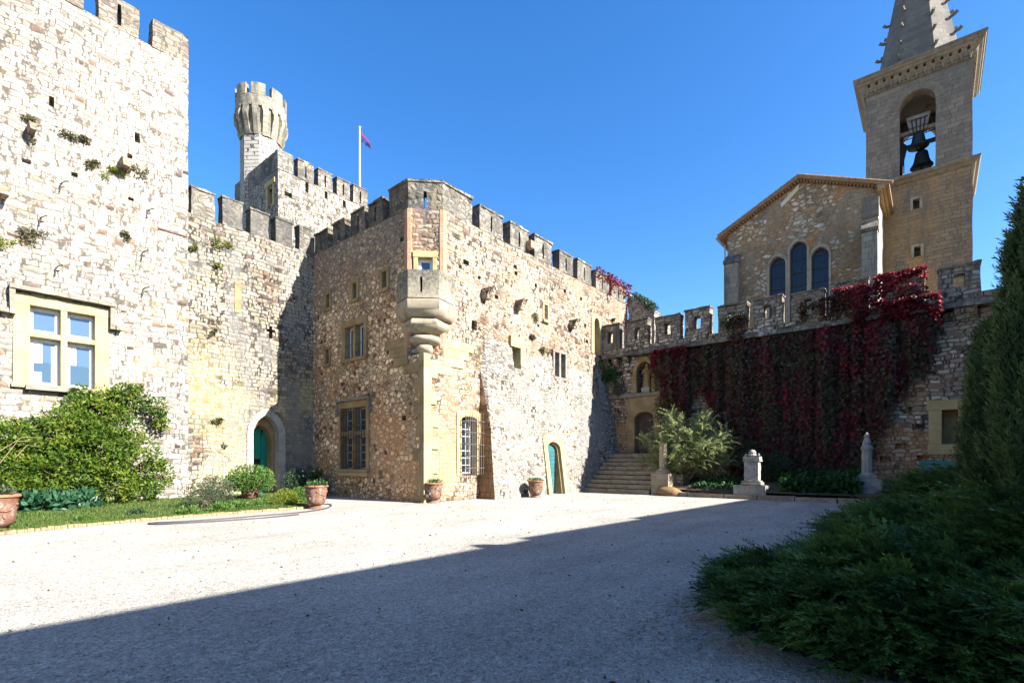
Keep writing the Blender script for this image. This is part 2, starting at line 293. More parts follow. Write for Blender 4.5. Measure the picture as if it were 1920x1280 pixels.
def glassmat(name, base, gl=.55, rough=.03):
    m, nt = newmat(name)
    P = nd(nt, 'ShaderNodeNewGeometry')
    d = nt.nodes.new('ShaderNodeBsdfDiffuse'); d.inputs[0].default_value = (*base, 1)
    g = nt.nodes.new('ShaderNodeBsdfGlossy'); g.inputs['Roughness'].default_value = rough; g.inputs[0].default_value = (.62, .8, 1, 1)
    b = nd(nt, 'ShaderNodeBump', {'Strength': .05, 'Distance': .02, 'Height': noise(nt, P, 1.5, 2)})
    nt.links.new(b, g.inputs['Normal'])
    fr = nd(nt, 'ShaderNodeFresnel', {0: 1.5})
    f = math_(nt, 'ADD', fr, gl, clamp=True)
    mx = nt.nodes.new('ShaderNodeMixShader'); o = nt.nodes.new('ShaderNodeOutputMaterial')
    nt.links.new(f, mx.inputs[0]); nt.links.new(d.outputs[0], mx.inputs[1]); nt.links.new(g.outputs[0], mx.inputs[2]); nt.links.new(mx.outputs[0], o.inputs[0])
    return m
M['glass'] = glassmat('window_glass', (.02, .025, .03), .22)
M['glass_sky'] = glassmat('sky_painted_window_glass', (.045, .08, .125), .03)  # sky reflection is put into the blue diffuse base
M['glass_lead'] = glassmat('stained_glass', (.010, .011, .014), .0, .3)

def gravelmat():
    m, nt = newmat('gravel')
    P = nd(nt, 'ShaderNodeNewGeometry')
    q = vadd(nt, P, cen(nt, noise(nt, P, 30, 2, .5, 1), .02))
    v = nt.nodes.new('ShaderNodeTexVoronoi'); nt.links.new(q, v.inputs['Vector']); v.inputs['Scale'].default_value = 62
    v2 = nt.nodes.new('ShaderNodeTexVoronoi'); nt.links.new(q, v2.inputs['Vector']); v2.inputs['Scale'].default_value = 24
    s = nt.nodes.new('ShaderNodeSeparateColor'); nt.links.new(v.outputs[1], s.inputs[0])
    s2 = nt.nodes.new('ShaderNodeSeparateColor'); nt.links.new(v2.outputs[1], s2.inputs[0])
    t = math_(nt, 'ADD', math_(nt, 'MULTIPLY', s.outputs[0], .7), math_(nt, 'MULTIPLY', s2.outputs[0], .3))
    col = ramp(nt, t, [(0, (.11, .10, .085)), (.2, (.225, .205, .175)), (.5, (.315, .292, .252)), (.8, (.405, .38, .332)), (1, (.52, .49, .43))])
    big = noise(nt, vmul(nt, P, (.6, 1, 1)), .55, 5, .65)
    k = rng(nt, big, .25, .75, .80, 1.12)
    col = mixc(nt, 1.0, col, nd(nt, 'ShaderNodeCombineColor', {0: k, 1: k, 2: k}), 'MULTIPLY')
    tr = noise(nt, vmul(nt, P, (.13, 1.1, 1)), 1.0, 4, .6)   # faint raked and driven lines
    kt = rng(nt, tr, .38, .52, .92, 1.02)
    col = mixc(nt, 1.0, col, nd(nt, 'ShaderNodeCombineColor', {0: kt, 1: kt, 2: kt}), 'MULTIPLY')
    lt = math_(nt, 'MULTIPLY', rng(nt, noise(nt, P, 11, 3, .6), .71, .75), .55)   # leaf scraps and grit
    col = mixc(nt, lt, col, (.12, .09, .06))
    h = math_(nt, 'ADD', math_(nt, 'SUBTRACT', 1.0, math_(nt, 'MULTIPLY', v.outputs[0], 1.0)), math_(nt, 'MULTIPLY', noise(nt, P, 4, 4), .8))
    finish_mat(nt, col, .9, h, 1.0, .014, .2)
    return m
M['gravel'] = gravelmat()
M['lawn'] = plain('lawn_soil', (.04, .055, .014), (.07, .085, .022), 2, .95, .8, .03)
M['grass'] = leafmat('grass_blade', [(0, (.035, .065, .012)), (.5, (.06, .10, .018)), (1, (.105, .135, .03))], .9, .3)
M['wist'] = leafmat('wisteria_leaf', [(0, (.014, .042, .004)), (.35, (.040, .085, .007)), (.7, (.10, .145, .012)), (1, (.21, .21, .03))], 1.0, .35)
M['acanth'] = leafmat('acanthus_leaf', [(0, (.012, .045, .02)), (.5, (.025, .075, .035)), (1, (.05, .12, .06))], 2, .2, .4)
M['olive'] = leafmat('grey_green_leaf', [(0, (.022, .036, .016)), (.5, (.045, .064, .030)), (1, (.09, .112, .055))], 2, .25)
M['bush'] = leafmat('bright_green_leaf', [(0, (.03, .075, .012)), (.5, (.06, .125, .02)), (1, (.11, .18, .04))], 2, .3)
M['darkbush'] = leafmat('dark_green_leaf', [(0, (.012, .03, .012)), (.5, (.025, .05, .02)), (1, (.05, .085, .03))], 2, .25)
M['lime'] = leafmat('lime_leaf', [(0, (.07, .10, .01)), (.5, (.13, .165, .015)), (1, (.22, .23, .03))], 3, .3)
M['ivy'] = leafmat('ground_leaf', [(0, (.012, .04, .012)), (.5, (.025, .07, .02)), (1, (.05, .11, .03))], 2, .25)
M['tam'] = leafmat('tamarisk_spray', [(0, (.15, .19, .075)), (.5, (.29, .335, .145)), (1, (.46, .475, .24))], 1.4, .45)
M['cyp'] = leafmat('cypress_spray', [(0, (.020, .038, .013)), (.5, (.055, .088, .026)), (1, (.115, .15, .042))], 3.0, .15, .6, (1.6, 1.6, .5), .4)
M['juni'] = leafmat('juniper_spray', [(0, (.026, .042, .014)), (.3, (.044, .088, .022)), (.6, (.095, .165, .036)), (.85, (.18, .25, .05)), (1, (.32, .34, .10))], 2.0, .12, .6, (1, 1, 1), .38)
M['bench'] = plain('green_bench_paint', (.012, .16, .135), (.02, .20, .165), 3, .5, .2, .004)
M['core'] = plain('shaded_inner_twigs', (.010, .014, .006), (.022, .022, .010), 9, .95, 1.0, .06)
M['vine'] = leafmat('creeper_leaf', [(0, (.042, .052, .020)), (.28, (.075, .064, .030)), (.5, (.075, .038, .027)), (.68, (.095, .022, .021)), (.84, (.17, .018, .024)), (.95, (.34, .023, .036)), (1, (.42, .05, .06))], .9, .3, .6, (1, 1.3, .42), .55)
M['wedge'] = ashlar('orange_stone_edge', [(0, (.21, .11, .05)), (.5, (.28, .15, .068)), (1, (.34, .20, .10))], (.07, .045, .03), .5, .3, .014, stain=[((.12, .075, .045), .9, .5, .64, .6)], bump=.7, wob=.05)
M['vine_red'] = leafmat('crimson_creeper_leaf', [(0, (.04, .012, .012)), (.45, (.11, .011, .016)), (.75, (.30, .02, .038)), (.93, (.36, .045, .05)), (1, (.20, .19, .035))], 1.0, .35)
M['weed'] = leafmat('wall_weed', [(0, (.05, .055, .02)), (.5, (.10, .095, .045)), (1, (.18, .15, .08))], 2, .3)
M['fern'] = leafmat('hanging_fern', [(0, (.06, .09, .015)), (.5, (.13, .16, .03)), (1, (.26, .23, .06))], 2, .35)
M['petal'] = plain('white_petal', (.75, .75, .7), (.8, .8, .75), 4, .7, .1, .002)

# ------------------------------------------------------------------ geometry helpers
def ray(u):
    c = (u - U0) / FPX
    return (RIGHT[0] * c + LOOK[0], RIGHT[1] * c + LOOK[1])
def ground(u, v, z=0.0):
    """point of the level ground (or of height z) behind a pixel of the photo"""
    t = (CAMH - z) * FPX / (v - VH); r = ray(u); return Vector((r[0] * t, r[1] * t, z))
class Face:
    """an upright plane: e runs to the right as seen from outside, n points outwards"""
    def __init__(s, O, e, n): s.O, s.e, s.n = O, e, n
    def pt(s, a, z, d=0.0): return Vector((s.O[0] + s.e[0] * a + s.n[0] * d, s.O[1] + s.e[1] * a + s.n[1] * d, z))
    def px(s, u, v, d=0.0):
        r = ray(u); on = s.O[0] * s.n[0] + s.O[1] * s.n[1] + d
        t = on / (r[0] * s.n[0] + r[1] * s.n[1]); x, y = r[0] * t, r[1] * t
        return ((x - s.O[0]) * s.e[0] + (y - s.O[1]) * s.e[1], CAMH + (VH - v) * t / FPX)
    def x(s, u, d=0.0): return s.px(u, VH, d)[0]
def south(y): return Face((0, y), (1, 0), (0, -1))
def west(x): return Face((x, 0), (0, -1), (-1, 0))

ORG = {}
class MB:
    def __init__(s): s.v = []; s.f = []
    def add(s, vs, fs):
        o = len(s.v); s.v += [Vector(p) for p in vs]; s.f += [[i + o for i in f] for f in fs]; return s
    def hexa(s, p): return s.add(p, [(0, 1, 2, 3), (7, 6, 5, 4), (0, 4, 5, 1), (1, 5, 6, 2), (2, 6, 7, 3), (3, 7, 4, 0)])
    def box(s, F, a0, a1, z0, z1, d0, d1):
        return s.hexa([F.pt(a0, z0, d0), F.pt(a1, z0, d0), F.pt(a1, z1, d0), F.pt(a0, z1, d0), F.pt(a0, z0, d1), F.pt(a1, z0, d1), F.pt(a1, z1, d1), F.pt(a0, z1, d1)])
    def wbox(s, x0, x1, y0, y1, z0, z1):
        return s.hexa([(x0, y0, z0), (x1, y0, z0), (x1, y1, z0), (x0, y1, z0), (x0, y0, z1), (x1, y0, z1), (x1, y1, z1), (x0, y1, z1)])
    def prism(s, F, poly, d0, d1):
        n = len(poly); g = d1 if callable(d1) else (lambda a, z: d1)
        vs = [F.pt(a, z, d0) for a, z in poly] + [F.pt(a, z, g(a, z)) for a, z in poly]
        return s.add(vs, [list(range(n))[::-1], list(range(n, 2 * n))] + [(i, (i + 1) % n, n + (i + 1) % n, n + i) for i in range(n)])
    def ring(s, F, inn, out, d0, d1):
        """open arch band between two polylines of the same length"""
        n = len(inn); g = d1 if callable(d1) else (lambda a, z: d1)
        vs = [F.pt(a, z, d0) for a, z in inn] + [F.pt(a, z, d0) for a, z in out] + [F.pt(a, z, g(a, z)) for a, z in inn] + [F.pt(a, z, g(a, z)) for a, z in out]
        fs = []
        for i in range(n - 1):
            j = i + 1
            fs += [(i, j, n + j, n + i), (2 * n + i, 3 * n + i, 3 * n + j, 2 * n + j), (i, 2 * n + i, 2 * n + j, j), (n + i, n + j, 3 * n + j, 3 * n + i)]
        fs += [(0, n, 3 * n, 2 * n), (n - 1, 3 * n - 1, 4 * n - 1, 2 * n - 1)]
        return s.add(vs, fs)
    def wprism(s, poly, z0, z1):
        n = len(poly); z1f = z1 if callable(z1) else (lambda x, y: z1)
        return s.add([(x, y, z0) for x, y in poly] + [(x, y, z1f(x, y)) for x, y in poly], [list(range(n))[::-1], list(range(n, 2 * n))] + [(i, (i + 1) % n, n + (i + 1) % n, n + i) for i in range(n)])
    def loft(s, rings, cap=True):
        n = len(rings[0]); o = []
        for r in rings: o += r
        fs = [(k * n + i, k * n + (i + 1) % n, (k + 1) * n + (i + 1) % n, (k + 1) * n + i) for k in range(len(rings) - 1) for i in range(n)]
        if cap: fs += [list(range(n))[::-1], list(range((len(rings) - 1) * n, len(rings) * n))]
        return s.add(o, fs)
    def lathe(s, c, prof, n=28):
        c = Vector(c)
        return s.loft([[c + Vector((r * math.cos(2 * math.pi * i / n), r * math.sin(2 * math.pi * i / n), z)) for i in range(n)] for r, z in prof])
    def tube(s, pts, r, n=8, r2=None):
        pts = [Vector(p) for p in pts]; rings = []; up = Vector((.13, .21, .97)).normalized()
        for i, p in enumerate(pts):
            d = (pts[min(i + 1, len(pts) - 1)] - pts[max(i - 1, 0)]).normalized()
            a = d.cross(up)
            if a.length < .05: a = d.cross(Vector((1, 0, 0)))
            a.normalize(); b = d.cross(a).normalized()
            rr = r if r2 is None else r + (r2 - r) * i / max(1, len(pts) - 1)
            rings.append([p + a * rr * math.cos(2 * math.pi * k / n) + b * rr * math.sin(2 * math.pi * k / n) for k in range(n)])
        return s.loft(rings)
    def mesh(s, name='m'):
        me = bpy.data.meshes.new(name); me.from_pydata([tuple(p) for p in s.v], [], s.f); return me

def orient(me):
    bm = bmesh.new(); bm.from_mesh(me); bmesh.ops.recalc_face_normals(bm, faces=bm.faces); bm.to_mesh(me); bm.free()
def boolean(me, cut):
    cm = cut.mesh('cut'); orient(cm); orient(me)
    a = bpy.data.objects.new('a', me); b = bpy.data.objects.new('b', cm); C.objects.link(a); C.objects.link(b)
    mo = a.modifiers.new('b', 'BOOLEAN'); mo.operation = 'DIFFERENCE'; mo.solver = 'EXACT'; mo.object = b
    dg = bpy.context.evaluated_depsgraph_get(); r = bpy.data.meshes.new_from_object(a.evaluated_get(dg))
    bpy.data.objects.remove(a); bpy.data.objects.remove(b); bpy.data.meshes.remove(cm); bpy.data.meshes.remove(me)
    return r
def weather(me, step, amp, freq=1.3, inward=True):
    """uneven masonry: cut the faces into a grid and let every vertex wander a few centimetres"""
    bm = bmesh.new(); bm.from_mesh(me)
    bmesh.ops.triangulate(bm, faces=bm.faces)
    lo = [min(v.co[i] for v in bm.verts) for i in range(3)]; hi = [max(v.co[i] for v in bm.verts) for i in range(3)]
    for ax in range(3):
        k = lo[ax] + step * .63
        no = [0, 0, 0]; no[ax] = 1
        while k < hi[ax] - .02:
            co = [0, 0, 0]; co[ax] = k
            bmesh.ops.bisect_plane(bm, geom=bm.verts[:] + bm.edges[:] + bm.faces[:], dist=1e-4, plane_co=co, plane_no=no)
            k += step
    bmesh.ops.recalc_face_normals(bm, faces=bm.faces); bm.normal_update()
    off = []
    for v in bm.verts:
        a = mnoise.noise(v.co * freq) * .65 + mnoise.noise(v.co * freq * 3.1 + Vector((7, 3, 1))) * .5
        off.append(v.normal * (amp * (a - .55 if inward else a)))
    for v, o in zip(bm.verts, off): v.co += o
    bm.to_mesh(me); bm.free(); return me

def props(o, label=None, cat=None, group=None, kind=None):
    for k, v in (('label', label), ('category', cat), ('group', group), ('kind', kind)):
        if v: o[k] = v
    return o
def thing(name, label, cat, loc=(0, 0, 0), group=None):
    o = bpy.data.objects.new(name, None); C.objects.link(o); o.location = loc; o.empty_display_size = .3
    ORG[o.name] = Vector(loc); return props(o, label, cat, group)
def link(name, me, mat, parent=None, org=None):
    o = bpy.data.objects.new(name, me); C.objects.link(o)
    if parent is not None:
        org = ORG[parent.name]; o.parent = parent
    org = Vector(org or (0, 0, 0))
    if org.length: me.transform(__import__('mathutils').Matrix.Translation(-org))
    if parent is None: o.location = org
    ORG[o.name] = org
    for m in (mat if isinstance(mat, (list, tuple)) else [mat]): me.materials.append(m)
    return o
def build(name, mb, mat, parent=None, cuts=(), rough=None, bevel=0, smooth=35, matfn=None, org=None):
    me = mb.mesh(name); orient(me)
    for c in cuts:
        if c.v: me = boolean(me, c)
    me.name = name
    if rough: weather(me, *rough)
    if bevel:
        bm = bmesh.new(); bm.from_mesh(me)
        bmesh.ops.bevel(bm, geom=bm.edges[:], offset=bevel, segments=1, affect='EDGES', clamp_overlap=True)
        bm.to_mesh(me); bm.free()
    if smooth:
        me.shade_smooth(); me.set_sharp_from_angle(angle=math.radians(smooth))
    if matfn:
        for p in me.polygons: p.material_index = matfn(p)
    return link(name, me, mat, parent, org)

def arch(a0, a1, z0, zs, za, n=14, bottom=True):
    """door outline from lower left up and over to lower right; two-centred when higher than half its width"""
    w_, h = (a1 - a0) / 2, za - zs; c = (a0 + a1) / 2; pts = []
    if h >= w_ * .98:
        R = (w_ * w_ + h * h) / (2 * w_); cx = -w_ + R; a = math.atan2(h, -cx)
        for i in range(n + 1):
            t = math.pi + (a - math.pi) * i / n; pts.append((cx + R * math.cos(t), R * math.sin(t)))
    else:
        for i in range(n + 1):
            t = math.pi - math.pi / 2 * i / n; pts.append((w_ * math.cos(t), h * math.sin(t)))
    pts = pts + [(-x, z) for x, z in pts[:-1][::-1]]
    pts = [(c + x, zs + z) for x, z in pts]
    return ([(a0, z0)] + pts + [(a1, z0)]) if bottom else pts
def fan(poly): return poly  # outline helper kept for readability

def voussoirs(b, F, inn, out, d0, d1, k=2, gap=.008):
    """arch stones with open joints"""
    n = len(inn)
    for i in range(0, n - 1, k):
        j = min(i + k, n - 1); I = [Vector((*inn[q], 0)) for q in range(i, j + 1)]; O = [Vector((*out[q], 0)) for q in range(i, j + 1)]
        def trim(L):
            L = [p.copy() for p in L]
            if (L[1] - L[0]).length > gap * 2: L[0] += (L[1] - L[0]).normalized() * gap * .5
            if (L[-2] - L[-1]).length > gap * 2: L[-1] += (L[-2] - L[-1]).normalized() * gap * .5
            return [(p.x, p.y) for p in L]
        b.ring(F, trim(I), trim(O), d0, d1)
def jambed(poly, m=5):
    """split the straight jambs of an arch outline into courses"""
    a, c = poly[0], poly[1]; d, e = poly[-2], poly[-1]
    return [(a[0] + (c[0] - a[0]) * i / m, a[1] + (c[1] - a[1]) * i / m) for i in range(m)] + poly[1:-1] + [(d[0] + (e[0] - d[0]) * i / m, d[1] + (e[1] - d[1]) * i / m) for i in range(1, m + 1)]
def surround(F, T, a0, a1, z0, z1, w_=.16, depth=.3, proud=.03, mat='ochre', sill=True, mull_v=(), mull_h=(), mw=.07, md=.04, lintel=None):
    b = MB(); lw = lintel or w_
    b.box(F, a0 - w_, a0, z0, z1, -depth, proud); b.box(F, a1, a1 + w_, z0, z1, -depth, proud)
    b.box(F, a0 - w_ * 1.15, a1 + w_ * 1.15, z1 + .001, z1 + lw, -depth, proud + .008)
    if sill: b.box(F, a0 - w_ * 1.1, a1 + w_ * 1.1, z0 - .14, z0 - .001, -depth, proud + .07)
    zz = sorted(mull_h); aa = sorted(mull_v)
    for a in aa: b.box(F, a - mw, a + mw, z0, z1, -depth + md, proud - .012)
    xs = [a0] + [k for a in aa for k in (a - mw, a + mw)] + [a1]
    for z in zz:
        for i in range(0, len(xs), 2): b.box(F, xs[i], xs[i + 1], z - mw, z + mw, -depth + md, proud - .016)
    return build('window_surround', b, M[mat], T, bevel=.012, smooth=30)
def casement(F, T, a0, a1, z0, z1, depth=.3, fw=.06, nv=0, nh=0, glass='glass', frame='frame', th=.05, bw=.025, name='window'):
    b = MB(); e = .002; d0, d1 = -depth + .035, -depth + .035 + th
    b.box(F, a0 + e, a0 + fw, z0 + e, z1 - e, d0, d1); b.box(F, a1 - fw, a1 - e, z0 + e, z1 - e, d0, d1)
    b.box(F, a0 + fw, a1 - fw, z0 + e, z0 + fw, d0, d1 - .002); b.box(F, a0 + fw, a1 - fw, z1 - fw, z1 - e, d0, d1 - .002)
    for i in range(nv):
        a = a0 + fw + (a1 - a0 - 2 * fw) * (i + 1) / (nv + 1); b.box(F, a - bw / 2, a + bw / 2, z0 + fw, z1 - fw, d0, d1 - .008)
    for i in range(nh):
        z = z0 + fw + (z1 - z0 - 2 * fw) * (i + 1) / (nh + 1); b.box(F, a0 + fw, a1 - fw, z - bw / 2, z + bw / 2, d0, d1 - .012)
    o = build(name, b, M[frame], T, bevel=.004, smooth=0)
    g = MB(); g.box(F, a0 + fw * .5, a1 - fw * .5, z0 + fw * .5, z1 - fw * .5, -depth + .045, -depth + .055)
    build('pane', g, M[glass], o, smooth=0)
    return o
def grille(F, T, a0, a1, z0, z1, d, nv, nh, r=.014, spikes=0.0, back=0.0, name='iron_grille', mat='iron'):
    b = MB()
    for i in range(nv):
        a = a0 + (a1 - a0) * i / (nv - 1); b.tube([F.pt(a, z0 - spikes * .5, d), F.pt(a, z1 + spikes, d)], r, 6)
    for j in range(nh):
        z = z0 + (z1 - z0) * (j + .35) / (nh - .3)
        b.tube([F.pt(a0 - .05, z, back), F.pt(a0 - .05, z, d + r), F.pt(a1 + .05, z, d + r), F.pt(a1 + .05, z, back)], r * 1.15, 6)
    return build(name, b, M[mat], T, smooth=60)
MR = random.Random(11)
def merlon(F, T, a0, a1, z0, z1, th=.5, mat='lichen', slit=True, cap=True, hole=None, d1=.012, capmat='lichen'):
    z1 += MR.uniform(-.07, .05); a0 += MR.uniform(-.04, .04); a1 += MR.uniform(-.04, .04)
    b = MB(); b.box(F, a0, a1, z0 - .05, z1, -th, d1); c = MB(); m = (a0 + a1) / 2; h = z1 - z0
    if hole: c.box(F, m - hole / 2, m + hole / 2, z0 + h * .28, z0 + h * .72, -th - 1, 1)
    elif slit: c.box(F, m - .04, m + .04, z0 + h * .12, z0 + h * .78, -th - 1, 1)
    o = build('merlon', b, M[mat], T, cuts=[c], rough=(.26, .06, 2.4), smooth=40)
    if cap:
        k = MB(); k.box(F, a0 - .03, a1 + .03, z1 - .03, z1 + .10, -th - .03, d1 + .035)
        build('coping', k, M[capmat], o, rough=(.22, .06, 2.8), smooth=40)
    return o
def slit_dark(F, T, u, v0, v1, wpx, name='putlog_hole'):
    a, z1 = F.px(u, v0); a2, z0 = F.px(u, v1); return (a, z0, z1)

# ------------------------------------------------------------------ ground
EDGE_Y = 16.2
g = MB(); R_ = 220
g.add([(-R_, -R_, 0), (R_, -R_, 0), (R_, R_, 0), (-R_, R_, 0)], [(0, 1, 2, 3)])
props(build('ground', g, M['gravel'], smooth=0), kind='structure', label='pale gravel courtyard')

# ------------------------------------------------------------------ tall tower at the left edge
T = thing('castle_tower', 'tall white rubble tower at the left edge with a mullioned window and battlements', 'tower', (3, 23, 0))
FT = south(22.7); XT1 = FT.x(354); ZT = 17.35
cut = MB()
wn_ = dict(a0=FT.x(58), a1=FT.x(183))
zt = FT.px(58, 572)[1]; zb = FT.px(110, 724)[1]
wa0, wa1 = FT.x(56), FT.x(178)
cut.box(FT, wa0 - .04, wa1 + .04, zb - .03, zt + .03, -.42, .6)
holes = [(97, 181, 199, .06), (258, 249, 266, .06), (244, 289, 297, .07), (140, 324, 330, .07), (50, 299, 305, .1), (246, 371, 375, .08)]
for (u, v0, v1, hw) in holes:
    a, z1 = FT.px(u, v0); z0 = FT.px(u, v1)[1]; cut.box(FT, a - hw, a + hw, z0, z1, -.4, .6)
b = MB(); b.wbox(-5, XT1, 22.7, 33, -.3, ZT)
build('wall', b, M['white'], T, cuts=[cut], rough=(.5, .05, .9))
for u0, u1, s in ((285, 353.5, False), (183.5, 262, True)):
    merlon(FT, T, FT.x(u0), FT.x(u1), ZT, 18.45, .55, 'rose', slit=s, cap=False)
pit = FT.x(285) - FT.x(183.5)
for k in (1, 2, 3): merlon(FT, T, FT.x(183.5) - pit * k, FT.x(262) - pit * k, ZT, 18.45, .55, 'rose', cap=False)
# window: stone cross, hood mould, four lights
mv = FT.x(120); mh = FT.px(118, 634)[1]
surround(FT, T, wa0, wa1, zb, zt, .40, .38, .03, 'ochre', True, (mv,), (mh,), .085, .12, lintel=.34)
b = MB(); h0, h1 = wa0 - .5, wa1 + .55; hz = zt + .40
b.box(FT, h0, h1, hz, hz + .16, -.1, .26); b.box(FT, h0, h0 + .16, hz - .8, hz - .002, -.1, .22); b.box(FT, h1 - .16, h1, hz - .8, hz - .002, -.1, .22)
b.box(FT, h0 - .22, h0 - .002, hz - .8, hz - .62, -.1, .25); b.box(FT, h1 + .002, h1 + .2, hz - .8, hz - .62, -.1, .25)
build('hood_mould', b, M['hood'], T, rough=(.3, .03, 3))
b = MB(); b.box(FT, wa0 - .12, wa1 + .12, zb - .2, zb - .03, -.1, .22); build('window_sill', b, M['hood'], T, rough=(.3, .03, 3))
for (a0, a1) in ((wa0, mv - .085), (mv + .085, wa1)):
    for (z0, z1) in ((zb, mh - .085), (mh + .085, zt)):
        casement(FT, T, a0, a1, z0, z1, .34, .11, 0, 0, 'glass_sky')
for (a0, a1, z0, z1) in ((wa0 + .1, wa0 + .34, zb + .75, mh - .19), (mv + .19, mv + .36, zb + .8, mh - .19), (wa0 + .1, wa0 + .32, zb + .11, zb + .45), (mv - .2 - .09, mv - .2, zb + .11, mh - .3)):
    b = MB(); n = 9
    pr = [(a0 + (a1 - a0) * i / n, -.27 + .012 * math.sin(i * 2.4)) for i in range(n + 1)]
    b.add([FT.pt(a, z, d) for z in (z0, z1) for a, d in pr], [(i, i + 1, n + 2 + i, n + 1 + i) for i in range(n)])
    build('curtain', b, M['curtain'], T, smooth=60)
# odd red stones, corbels and iron hooks in the face
for (u0, v0, u1, v1) in ((296, 421, 353, 446),):
    a0, z1 = FT.px(u0, v0); a1, z0 = FT.px(u1, v1); b = MB(); b.box(FT, a0, a1 - .02, z0, z1 - .08, -.3, .025); build('red_lintel_stone', b, M['patch_red'], T, rough=(.2, .03, 3))
for (u, v, s) in ((232, 312, .17), (58, 247, .13), (3, 362, .2)):
    a, z = FT.px(u, v); b = MB(); b.prism(Face(FT.O, FT.e, FT.n), [(a - s * .7, z - s), (a + s * .7, z - s), (a + s, z + s), (a - s, z + s)], -.3, .5)
    build('corbel', b, M['tan'], T, rough=(.15, .06, 3))
for (u, v) in ((113, 345), (276, 396), (74, 410), (266, 474), (268, 542), (104, 502)):
    a, z = FT.px(u, v); b = MB(); b.tube([FT.pt(a, z, -.1), FT.pt(a + .05, z + .03, .16), FT.pt(a + .16, z + .1, .2)], .022, 6); b.tube([FT.pt(a, z, .04), FT.pt(a - .02, z - .3, .05)], .018, 6)
    build('iron_hook', b, M['iron_dark'], T)

# ------------------------------------------------------------------ curtain wall with the pointed door
T = thing('curtain_wall', 'cream rubble curtain wall with battlements and a pointed green door at its foot', 'wall', (10, 24, 0))
FC = south(23.7); ZC = 11.95
d0, d1 = FC.x(475), FC.x(523); dza = FC.px(499, 778)[1]; dzs = dza - (d1 - d0) * .78
cut = MB(); cut.prism(FC, arch(d0, d1, -.5, dzs, dza), -1.05, 1)
for (u, v0, v1, hw) in ((508, 612, 634, .06), (600, 640, 650, .1)):
    a, z1 = FC.px(u, v0); z0 = FC.px(u, v1)[1]; cut.box(FC, a - hw, a + hw, z0, z1, -.4, .6)
a, z = FC.px(508, 620)
cut2 = MB(); cut2.box(FC, a - .2, a + .2, z - .05, z + .05, -.38, .6)
b = MB(); b.wbox(XT1 + .003, 16, 23.7, 25.3, -.3, ZC)
build('wall', b, M['cream'], T, cuts=[cut, cut2], rough=(.5, .06, .9))
for u0, u1 in ((356, 402), (416, 457), (469, 506), (517, 551), (561, 590)):
    merlon(FC, T, FC.x(u0), FC.x(u1), ZC, 13.1, .5, 'lichen', slit=False)
b = MB(); inn = arch(d0, d1, -.1, dzs, dza); out = arch(d0 - .27, d1 + .31, -.1, dzs + .02, dza + .30)
voussoirs(b, FC, jambed(inn, 8), jambed(out, 8), -.5, .03); build('door_arch', b, M['pale'], T, bevel=.01, smooth=30)
i2 = arch(d0 + .02, d1 - .16, -.1, dzs - .25, dza - .42); o2 = arch(d0 - .03, d1 + .03, -.1, dzs - .02, dza - .02)
b = MB(); b.ring(FC, i2, o2, -1.0, -.42); build('inner_arch', b, M['ochre_dark'], T, smooth=30)
DR = build('door', MB().prism(FC, arch(d0 + .72, d1 - .10, .02, dzs - .16, dza - .62), -.98, -.90), M['green'], T, bevel=.01, smooth=0)
b = MB()
for k in range(3): b.box(FC, d0 + .74, d1 - .14, .35 + k * .75, .43 + k * .75, -.899, -.87)
build('door_ledge', b, M['green'], DR, smooth=0)
b = MB(); b.tube([FC.pt(d0 + .80, 1.15, -.9), FC.pt(d0 + .80, 1.15, -.84), FC.pt(d0 + .88, 1.12, -.83)], .018, 6); build('door_handle', b, M['iron_dark'], DR)
DL = build('door', MB().box(FC, d0 + .03, d0 + .075, 1.5, 2.75, -.97, -.46), M['green'], T, smooth=0)   # open leaf, seen on edge
DT = build('door_panel', MB().prism(FC, [(d0 + .30, 1.75), (d0 + .715, 1.75), (d0 + .715, dza - .50), (d0 + .5, dza - .62), (d0 + .30, dzs + .15)], -.95, -.89), M['green'], T, bevel=.01, smooth=0)
build('painted_dark_passage', MB().box(FC, d0 + .03, d0 + .715, .03, 1.74, -1.03, -.99), M['void'], T, smooth=0)  # solid board, the darkness of the opening is painted on it
b = MB(); b.box(FC, d0 - .5, d1 + .4, 0, .14, -.9, .75); build('doorstep', b, M['pale'], T, rough=(.4, .02, 2))
b = MB(); a, z = FC.px(446, 540); b.box(FC, a - .14, a + .14, z - 1.1, z + .3, -.2, .02); build('ochre_patch', b, M['ochre_dark'], T, rough=(.25, .03, 2))

# ------------------------------------------------------------------ building with the chamfered corner
CX, CY, ZM = 13.0, 15.3, 11.87; CH = 1.0; ZCH = 5.9
T = thing('corner_building', 'rubble stone building with a chamfered corner, bracketed balcony and battlements', 'building', (20, 19, 0))
FW = west(CX); FS = south(CY); r2 = math.sqrt(.5)
FD = Face((CX, CY + CH), (r2, -r2), (-r2, -r2))
XE = FS.x(1177)
cut = MB()
def rect(F, u0, v0, u1, v1):
    a0, za = F.px(u0, v0); a1, zb_ = F.px(u1, v1); a2, zc = F.px(u0, v1); a3, zd = F.px(u1, v0)
    return a0, a1, (zb_ + zc) / 2, (za + zd) / 2
def opening(F, r, depth, arch_h=0, m=.04, dmax=.7):
    a0, a1, z0, z1 = r
    if arch_h: cut.prism(F, arch(a0 - m, a1 + m, z0 - m, z1 - arch_h, z1 + m), -depth, dmax)
    else: cut.box(F, a0 - m, a1 + m, z0 - m, z1 + m, -depth, dmax)
WW = dict(s1=rect(FW, 611.5, 552, 618, 578), s2=rect(FW, 661.5, 531, 668.5, 561), s3=rect(FW, 716.5, 509, 725, 541), twin=rect(FW, 647, 610, 682, 671), low=rect(FW, 610.5, 655, 617, 682), big=rect(FW, 641, 764, 686.5, 879))
for k, r in WW.items(): opening(FW, r, .45)
